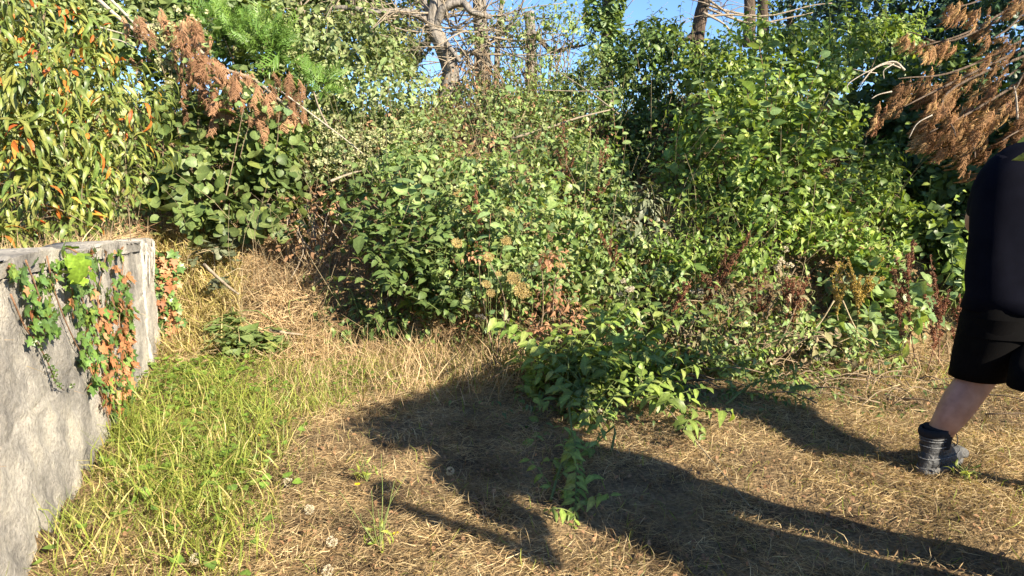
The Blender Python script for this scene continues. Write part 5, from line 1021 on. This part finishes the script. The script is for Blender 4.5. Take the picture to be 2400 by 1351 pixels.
def boot(parent, heel_c, face, tilt=0.):
    heel_c = np.asarray(heel_c, float) + np.array([0, 0, .014])
    """lace-up work boot standing at heel_c (ankle axis on the ground), toes towards face"""
    f = np.array([face[0], face[1], 0]); f /= np.linalg.norm(f); s_ = np.array([f[1], -f[0], 0]); b0 = np.asarray(heel_c, float)
    def sl(z, back, front, w, n=44, bulge=0., hw=None):
        k_ = 1.30 - .16 * min(1, max(0, (z - .05) / .09)); back, front, w = back * k_, front * (k_ - .1), w * k_
        th = np.arange(n) / n * 2 * math.pi; c = np.cos(th); sn = np.sin(th); L = (front - back) / 2; m_ = (front + back) / 2
        ww = w * (1 + .0 * c); ww = np.where(c < 0, (hw or w * .82) + (w - (hw or w * .82)) * (1 + c), w * (1 - .10 * c ** 3)) if front > .1 else ww
        return b0 + np.array([0, 0, z]) + (m_ + L * c)[:, None] * f + (ww * np.sign(sn) * np.abs(sn) ** .8)[:, None] * s_
    sole = MB(); loft(sole, [sl(.0, -.083, .205, .050), sl(.012, -.088, .212, .054), sl(.030, -.086, .214, .054), sl(.034, -.083, .210, .051)])
    up = MB(); loft(up, [sl(.033, -.080, .205, .050, bulge=1), sl(.05, -.082, .203, .052), sl(.068, -.080, .192, .050), sl(.085, -.076, .160, .047), sl(.10, -.072, .118, .045), sl(.118, -.070, .085, .045), sl(.14, -.071, .067, .045), sl(.165, -.073, .060, .047), sl(.19, -.074, .060, .050), sl(.20, -.072, .058, .050), sl(.198, -.064, .050, .043), sl(.17, -.06, .046, .040)], cap=False)
    # creases in the leather
    V = up.v[0]; V += (np.sin(V[:, 2:3] * 130 + V[:, 0:1] * 40) * .0016 + np.sin(V[:, 2:3] * 60 - V[:, 1:2] * 90) * .0016)
    bo = build(up, 'boot', M['leather'], parent); 
    def sub(mb, nm, mat, smooth=True):
        V = mb.verts() - root_loc(parent); o = put(nm, mesh_np(nm, V, [i for p in mb.f for i in p], [len(p) for p in mb.f], M[mat], smooth=smooth), bo); return o
    sub(sole, 'sole', 'rubber'); c = MB(); loft(c, [sl(.172, -.079, .062, .052), sl(.18, -.082, .065, .0555), sl(.195, -.082, .065, .0555), sl(.206, -.078, .061, .053), sl(.205, -.066, .05, .044)], cap=False); sub(c, 'padded_collar', 'sock')
    for z0, bk, fr, w in ((.168, -.0765, .064, .0495), (.155, -.0755, .066, .0485), (.128, -.0735, .079, .0475), (.075, -.0815, .180, .0515)):
        c = MB(); tube(c, np.vstack([sl(z0, bk, fr, w), sl(z0, bk, fr, w)[:1]]), .0024, 5); sub(c, 'seam', 'scuff')
    hc = MB(); loft(hc, [b0 + np.array([0, 0, z]) + (-.084 * (1 - .0 * z)) * f * 1.0 + ring([0, 0, 0], f * .012, s_ * w, 16) + f * .008 for z, w in ((.036, .036), (.06, .038), (.085, .034), (.10, .02))]); sub(hc, 'heel_counter', 'leather')
    tc = MB(); loft(tc, [sl(.034, .11, .2085, .0535, 20), sl(.05, .115, .2075, .0545, 20), sl(.066, .122, .198, .0520, 20), sl(.078, .13, .180, .044, 20)]); sub(tc, 'toe_cap', 'rubber')
    for i in range(6):
        z = .088 + .018 * i; x = .155 - .022 * i if i < 4 else .075 - .004 * (i - 4); c = MB(); p = b0 + f * (x + .004) + np.array([0, 0, z + .008]); sg = 1 if i % 2 else -1
        tube(c, spline([p - s_ * .026 * 1.0 + [0, 0, -.004 * sg], p + [0, 0, .004] + f * .006, p + s_ * .026 + [0, 0, .004 * sg]], 7), .0026, 5); sub(c, 'lace', 'lace')
    c = MB(); p = b0 + f * .07 + np.array([0, 0, .17]); tube(c, spline([p + s_ * .02, p + s_ * .05 + f * .02, p + s_ * .055 + f * .03 + [0, 0, -.05], p + s_ * .04 + f * .03 + [0, 0, -.07]], 10), .0024, 5); sub(c, 'lace', 'lace')
    return bo
def hand_chain(wrist_key, w, d, side, up):
    """palm and five curled fingers off a wrist joint"""
    w = np.asarray(w); d = np.asarray(d) / np.linalg.norm(d); side = np.asarray(side); side = side - d * (side @ d); side /= np.linalg.norm(side); dn = np.cross(d, side)
    ch = [[wrist_key, (wrist_key + 'p', w + d * .05, (.036, .017)), (wrist_key + 'k', w + d * .085, (.036, .014))]]
    for i, (o, L) in enumerate(((-.03, .075), (-.01, .085), (.01, .08), (.03, .062))):
        a = w + d * .098 + side * o; ch.append([wrist_key + 'k', (None, a, .0095), (None, a + d * L * .4 + dn * .012, .009), (None, a + d * L * .7 + dn * .034, .008), (None, a + d * L * .8 + dn * .058, .007)])
    a = w + d * .035 - side * .035; ch.append([wrist_key + 'p', (None, a, .011), (None, a + d * .03 - side * .02 + dn * .01, .010), (None, a + d * .06 - side * .022 + dn * .022, .008)])
    return ch
def head_parts(parent, c, f, hair='hair'):
    """face features and hair round a head centred at c looking along f"""
    f = np.asarray(f, float) / np.linalg.norm(f); s_ = np.cross(f, [0, 0, 1.]); s_ /= np.linalg.norm(s_); u = np.cross(s_, f)
    mb = MB(); rows, cols = 10, 20; V = []
    for i in range(rows):
        ph = i / (rows - 1) * 1.9
        for j in range(cols):
            a = j / cols * 6.2832; dr = f * math.sin(ph) * math.cos(a) * .098 + s_ * math.sin(ph) * math.sin(a) * .083 + u * math.cos(ph) * .122
            if dr @ f > .055 and ph > .75: dr = dr * .86
            V.append(c + dr * 1.02 + u * .01 + unit(1)[0] * .002)
    F = [(i * cols + j, i * cols + (j + 1) % cols, (i + 1) * cols + (j + 1) % cols, (i + 1) * cols + j) for i in range(rows - 1) for j in range(cols)]
    mb.add(V, F); build(mb, 'hair', M[hair], parent)
    for sg in (-1, 1):
        e = MB(); q = c + s_ * .031 * sg + f * .082 + u * .0; loft(e, [ring(q + u * z, s_ * r, f * r, 10) for z, r in ((-.011, .002), (-.007, .009), (0, .012), (.007, .009), (.011, .002))]); build(e, 'eye', M['eye'], parent)
        e = MB(); q = c + s_ * .080 * sg - f * .005; loft(e, [ring(q + u * z, s_ * .01, f * r, 10) for z, r in ((-.03, .006), (-.015, .014), (.01, .018), (.028, .012), (.034, .004))]); build(e, 'ear', M['skin'], parent)
    e = MB(); tube(e, [c + f * .088 + u * .01, c + f * .108 - u * .025, c + f * .092 - u * .034], [.008, .013, .010], 8); build(e, 'nose', M['skin'], parent)
    e = MB(); q = c + f * .084 - u * .062; tube(e, [q - s_ * .024 - f * .008, q, q + s_ * .024 - f * .008], [.003, .007, .003], 6); build(e, 'mouth', M['dock'], parent)

# --- the person in dark clothes at the right edge, back to the camera
foot = ground_hit(2178, 1112); fy = float(foot[1]); fz = float(terrain(foot[0], foot[1])); foot[2] = fz
W = lambda px, py, dy=0.: at(px, py, fy + dy)
man = thing('person', 'person in navy shirt, black shorts and grey boots, back turned', 'person', foot)
fdir = np.array([.80, .60]); bc = foot + np.array([fdir[0] * .03, fdir[1] * .03, 0])
hipc = W(2432, 640); footR = np.array([2.52, 2.76, 0.]); footR[2] = terrain(footR[0], footR[1])
neck = W(2452, 318, .02); headc = W(2492, 205, .09)
hL, hR = W(2365, 680), W(2500, 680)
kneeL = W(2302, 868, .06); kneeR = np.array([2.42, 2.81, .52])
chains = [[('pel', hipc, (.17, .12)), ('sp', W(2432, 540), (.17, .12)), ('ch', W(2436, 430), (.19, .125)), ('nb', W(2446, 350, .01), (.075, .07)), ('nk', neck, .055), ('hb', headc - [0, 0, .055], (.06, .07)), ('hd', headc + [0, 0, .02], (.075, .092)), (None, headc + [0, 0, .09], (.055, .07))],
          ['pel', ('hl', hL, .11), (None, (hL * .5 + kneeL * .5), .095), ('kl', kneeL, .088), (None, W(2278, 903, .04), .080), (None, W(2248, 945, .015), .083), (None, W(2222, 985, .0), .068), ('al', bc + [.012, 0, .185], .056), (None, bc + [.005, .0, .13], .050), (None, bc + [0, 0, .07], .046), (None, bc + [fdir[0] * .13, fdir[1] * .13, .045], (.04, .028))],
          ['pel', ('hr', hR, .11), (None, (hR + kneeR) / 2, .095), ('kr', kneeR, .072), (None, kneeR * .7 + footR * .3 + [0, -.02, .02], .074), (None, kneeR * .4 + footR * .6, .058), ('ar', footR + [0, 0, .12], .044), (None, footR + [0, 0, .07], .040), (None, footR + [.09, .1, .045], (.035, .028))],
          ['ch', ('sl', W(2345, 425), .07), (None, W(2308, 480, .06), .062), ('el', W(2286, 525, .12), .060), (None, W(2330, 552, .24), .046), ('wl', W(2375, 560, .34), .032)],
          ['ch', ('sr', W(2540, 425), .07), (None, W(2566, 500, .05), .058), ('er', W(2580, 575, .12), .048), (None, W(2560, 590, .24), .044), ('wr', W(2530, 590, .36), .032)]]
chains += hand_chain('wl', W(2375, 560, .34), W(2410, 575, .45) - W(2375, 560, .34), [0, 0, 1.], 1) + hand_chain('wr', W(2530, 590, .36), W(2505, 600, .46) - W(2530, 590, .36), [0, 0, -1.], 1)
skin_body(man, chains); head_parts(man, headc, (.55, .83, -.25))
def trunk_rings(rows, yoff=0., fold=.012, sq=2.4):
    R_ = []
    for i, (py, l, r_, dep, dy) in enumerate(rows):
        a = W(l, py, dy); b = W(r_, py, dy); R_.append(ring((a + b) / 2, (b - a) / 2, np.array([0, dep, 0]), 56, fold * min(1, i / 3), 40 + i // 2, sq))
    return R_
mb = MB(); loft(mb, trunk_rings([(328, 2405, 2498, .075, .02), (345, 2368, 2535, .10, .01), (372, 2330, 2570, .125, 0), (405, 2305, 2590, .14, 0), (450, 2292, 2595, .15, 0), (500, 2284, 2590, .155, 0), (550, 2281, 2588, .155, 0), (600, 2277, 2586, .155, 0), (650, 2273, 2586, .158, 0), (690, 2268, 2586, .162, 0), (725, 2264, 2588, .165, 0), (726, 2270, 2582, .155, 0), (690, 2276, 2578, .15, 0)]), cap=False)
V = mb.v[0]; V += np.stack([.006 * np.sin(V[:, 2] * 38 + V[:, 0] * 22) + .004 * np.sin(V[:, 2] * 90 - V[:, 0] * 30), .008 * np.sin(V[:, 2] * 26 - V[:, 0] * 18) + .005 * np.sin(V[:, 2] * 70 + V[:, 0] * 35), 0 * V[:, 0]], 1) * np.clip((1.35 - V[:, 2:3]) * 3, .3, 1)
sh = build(mb, 'shirt', M['navy'], man)
for nm, pts, rr in (('sleeve', [W(2372, 392), W(2338, 430, .01), W(2320, 470, .04), W(2312, 500, .08)], [.09, .088, .078, .076]), ('sleeve', [W(2512, 392), W(2546, 430, .01), W(2566, 480, .04), W(2576, 525, .08)], [.09, .088, .078, .076])):
    mb = MB(); tube(mb, spline(pts, 10), np.interp(np.linspace(0, 3, 10), range(4), rr), 20, .06, 3); V = mb.verts() - root_loc(man); put(nm, mesh_np(nm, V, [i for p in mb.f for i in p], [len(p) for p in mb.f], M['navy']), sh)
mb = MB(); loft(mb, trunk_rings([(640, 2290, 2570, .14, 0), (690, 2276, 2578, .15, 0), (740, 2264, 2584, .158, 0), (785, 2258, 2590, .155, 0)], fold=.008), cap=False)
loft(mb, trunk_rings([(740, 2264, 2420, .150, 0), (790, 2253, 2408, .145, .02), (830, 2243, 2380, .135, .03), (865, 2237, 2352, .125, .04), (884, 2233, 2346, .122, .045), (884, 2239, 2340, .112, .045), (850, 2246, 2350, .11, .04)], fold=.02, sq=2.1), cap=False)
loft(mb, trunk_rings([(740, 2430, 2590, .150, 0), (800, 2396, 2610, .15, -.10), (850, 2382, 2635, .16, -.2), (912, 2374, 2660, .17, -.31), (912, 2384, 2650, .16, -.31), (880, 2400, 2640, .14, -.25)], fold=.02, sq=2.1), cap=False)
build(mb, 'shorts', M['black_cloth'], man)
mb = MB(); tube(mb, spline([bc + [.004, 0, .13], bc + [.010, 0, .18], bc + [.014, 0, .222]], 8), np.linspace(.056, .063, 8), 22, .04, 2); build(mb, 'sock', M['sock'], man)
boot(man, bc, fdir); boot(man, footR, (.6, .8))

# --- second person just outside the frame, whose long shadow lies across the lawn
def standing_person(label, x, y, face, el, wr, H=1.0, wide=1.0, long=False, ar=1.0):
    f = np.array([face[0], face[1], 0.]); f /= np.linalg.norm(f); s_ = np.array([f[1], -f[0], 0.]); b0 = np.array([x, y, float(terrain(x, y))]); p = lambda a, b, z: b0 + s_ * a + f * b + np.array([0, 0, z * H])
    t = thing('person', label, 'person', b0)
    ch = [[('pel', p(0, 0, .98), (.16, .12)), ('sp', p(0, 0, 1.16), (.15, .115)), ('ch', p(0, 0, 1.36), (.18, .125)), ('nb', p(0, 0, 1.5), (.075, .07)), ('nk', p(0, .01, 1.56), .056), ('hb', p(0, .03, 1.62), (.06, .07)), ('hd', p(0, .035, 1.70), (.075, .092)), (None, p(0, .03, 1.775), (.055, .07))]]
    for sg, nm in ((-1, 'l'), (1, 'r')):
        ch.append(['pel', ('h' + nm, p(.10 * sg, 0, .92), .105), (None, p(.16 * sg, .01, .72), .09), ('k' + nm, p(.21 * sg, .02, .50), .064), (None, p(.23 * sg, -.01, .36), .062), (None, p(.25 * sg, -.01, .2), .046), ('a' + nm, p(.26 * sg, -.01, .11), .042), (None, p(.26 * sg, 0, .07), .04), (None, p(.27 * sg, .12, .045), (.035, .028))])
    for sg, nm in ((-1, 'l'), (1, 'r')):
        e = el[sg]; w = wr[sg]; ch.append(['ch', ('s' + nm, p(.19 * sg, 0, 1.43), .07), (None, p((.19 * sg + e[0]) / 2, .07, (1.43 + e[2]) / 2), .058), ('e' + nm, p(*e), .046 * ar), (None, (p(*e) + p(*w)) / 2, .042 * ar), ('w' + nm, p(*w), .032)]); ch += hand_chain('w' + nm, p(*w), p(w[0] * .7, w[1] + .1, w[2] + .03) - p(*w), [0, 0, 1.], 1)
    skin_body(t, ch); head_parts(t, p(0, .035, 1.68), f)
    rr = [(1.53, .09, .08), (1.49, .17, .11), (1.42, .23, .135), (1.30, .25, .15), (1.15, .25, .155), (1.0, .26, .16), (.88, .27, .165), (.88, .26, .155), (1.0, .25, .15)]
    mb = MB(); loft(mb, [ring(p(0, 0, z), s_ * w * wide, f * d, 48, .012, 3 + i, 2.3) for i, (z, w, d) in enumerate(rr)], cap=False); sh = build(mb, 'shirt', M['navy'], t)
    for sg in (-1, 1):
        e = el[sg]; mb = MB(); tube(mb, spline([p(.15 * sg, 0, 1.44), p(.25 * sg, .03, 1.40), p(.19 * sg * .3 + e[0] * .7, .1, 1.43 * .3 + e[2] * .7)], 10), np.linspace(.10, .085, 10) * ar ** .5, 18, .06, 2); V = mb.verts() - root_loc(t); put('sleeve', mesh_np('sleeve', V, [i for q in mb.f for i in q], [len(q) for q in mb.f], M['navy']), sh)
    mb = MB(); loft(mb, [ring(p(0, 0, z), s_ * w, f * d, 40, .01, 9, 2.2) for z, w, d in ((1.0, .215, .14), (.92, .23, .15), (.84, .235, .15))], cap=False)
    for sg in (-1, 1): loft(mb, [ring(p(a * sg, b, z), s_ * w, f * d, 32, .02, 4, 2.1) for a, b, z, w, d in ((.11, 0, .9, .13, .14), (.15, .005, .74, .12, .13), (.19, .01, .58, .11, .125), (.21, .015, .48, .108, .12))], cap=False)
    if long:
        for sg in (-1, 1): loft(mb, [ring(p(a * sg, b_, z), s_ * w, f * d, 32, .02, 4, 2.1) for a, b_, z, w, d in ((.205, .015, .5, .11, .12), (.225, 0, .36, .105, .11), (.25, -.01, .2, .10, .105), (.26, -.01, .06, .10, .11))], cap=False)
    build(mb, 'trousers' if long else 'shorts', M['black_cloth'], t)
    for sg in (-1, 1): boot(t, p(.26 * sg, -.01, 0), f + s_ * .2 * sg)
    return t
def on_lawn(along, perp): q = SUN_TO * along + np.array([SUN_TO[1], -SUN_TO[0]]) * perp; return float(q[0]), float(q[1])
standing_person('person outside the frame whose leg shadow crosses the lawn', *on_lawn(.0, 2.63), SUN_TO, {-1: (-.36, .1, 1.15), 1: (.36, .1, 1.15)}, {-1: (-.3, .28, 1.40), 1: (.3, .28, 1.40)}, .98, 1.15, True, 1.3)
b = standing_person('unseen person in a hat raising one hand, added to fill the lawn shadow', *on_lawn(-.45, 2.42), SUN_TO, {-1: (-.6, .08, .98), 1: (.34, .1, 1.12)}, {-1: (-.70, .1, 1.42), 1: (.2, .3, 1.1)}, 1.02, .95, True, 1.25)  # extra figure out of view, posed to widen the shadow on the lawn
q = np.array(b.location) + np.array([0, 0, 1.72]); mb = MB(); loft(mb, [ring(q + [0, 0, z], [r, 0, 0], [0, r, 0], 32) for z, r in ((0, .12), (.0, .19), (.012, .195), (.018, .13), (.08, .115), (.11, .08), (.115, .02))]); build(mb, 'hat', M['black_cloth'], b)  # brim added to fill the upper part of that shadow
q = np.array([*on_lawn(.12, 2.78), 1.50]); t = thing('shadow_bundle', 'unseen armful of cut green branches added to fill the lawn shadow', 'cut branch', q)  # leaf bundle added out of view to make the lawn shadow solid
d = unit(2600); e1 = np.array([SUN_TO[1], -SUN_TO[0], 0.1]); e2 = np.array([SUN_TO[0], SUN_TO[1], 0]); rr = (.4 + .6 * rng.random(2600) ** .4) * lumps(d, 5, .5)
P = q + (d[:, 0] * .62 * rr)[:, None] * e1 + (d[:, 1] * .2 * rr)[:, None] * e2 + np.outer(d[:, 2] * .19 * rr, [0, 0, 1.])
scatter(t, P_POINT, P, leaf_frames(d), .09 * (.7 + .5 * rng.random(2600)), M['cut'])
mb = MB()
for i in range(9): o_ = rng.normal(size=3) * .07; tube(mb, spline([q - e1 * .6 + o_, q + o_ * .5, q + e1 * .6 + rng.normal(size=3) * .08], 8), np.linspace(.009, .004, 8), 5)
o = build(mb, 'stems', M['stem_green'], t); o['kind'] = 'stuff'

# ------------------------------------------------------------------ words for the ground cover
for nm, lab, cat in (('ground', 'dry lawn rising into an overgrown earth bank', 'ground'), ('dry_grass', 'matted straw coloured dry grass covering the lawn', 'grass'), ('grass_stubble', 'short dry stubble standing in the straw lawn', 'grass'),
    ('green_grass', 'lush yellow green grass along the foot of the wall', 'grass'), ('fine_green_grass', 'fine bright blades among the green grass by the wall', 'grass'), ('yellowed_grass', 'yellowed long blades mixed into the green grass', 'grass'),
    ('sparse_green_grass', 'sparse green blades scattered through the dry lawn', 'grass'), ('ground_weeds', 'small round leaved weeds in the green grass', 'weeds'), ('leaf_litter', 'crumbs of brown dead leaf on the dry lawn', 'leaf litter'),
    ('tall_dry_grass', 'tall wispy dry grass along the foot of the mound', 'grass'), ('tall_green_grass', 'thin green blades in the tall dry grass', 'grass'), ('bank_straw', 'pale straw lying down the slope beyond the wall end', 'straw'),
    ('bank_dry_grass', 'upright dry grass on the slope beside the wall end', 'grass'), ('wall_top_straw', 'tangled straw along the top of the wall', 'straw'), ('bank_litter', 'brown plant litter between the bushes on the bank', 'litter'),
    ('undergrowth', 'small leaves filling the gaps between bushes on the bank', 'undergrowth'), ('dead_stems_debris', 'thin pale dead stems poking out of the bank', 'dead stems'), ('withered_leaves', 'withered brown leaves hanging among the bank plants', 'leaves'),
    ('scattered_leaves', 'loose cut green leaves strewn around the heap and slope foot', 'leaves'), ('cut_stalks', 'cut dry stalks lying at the foot of the right slope', 'stalks'), ('brush_debris', 'broken brown twigs strewn at the foot of the right slope', 'twigs')):
    o = bpy.data.objects.get(nm)
    if o is not None: o['label'] = lab; o['category'] = cat
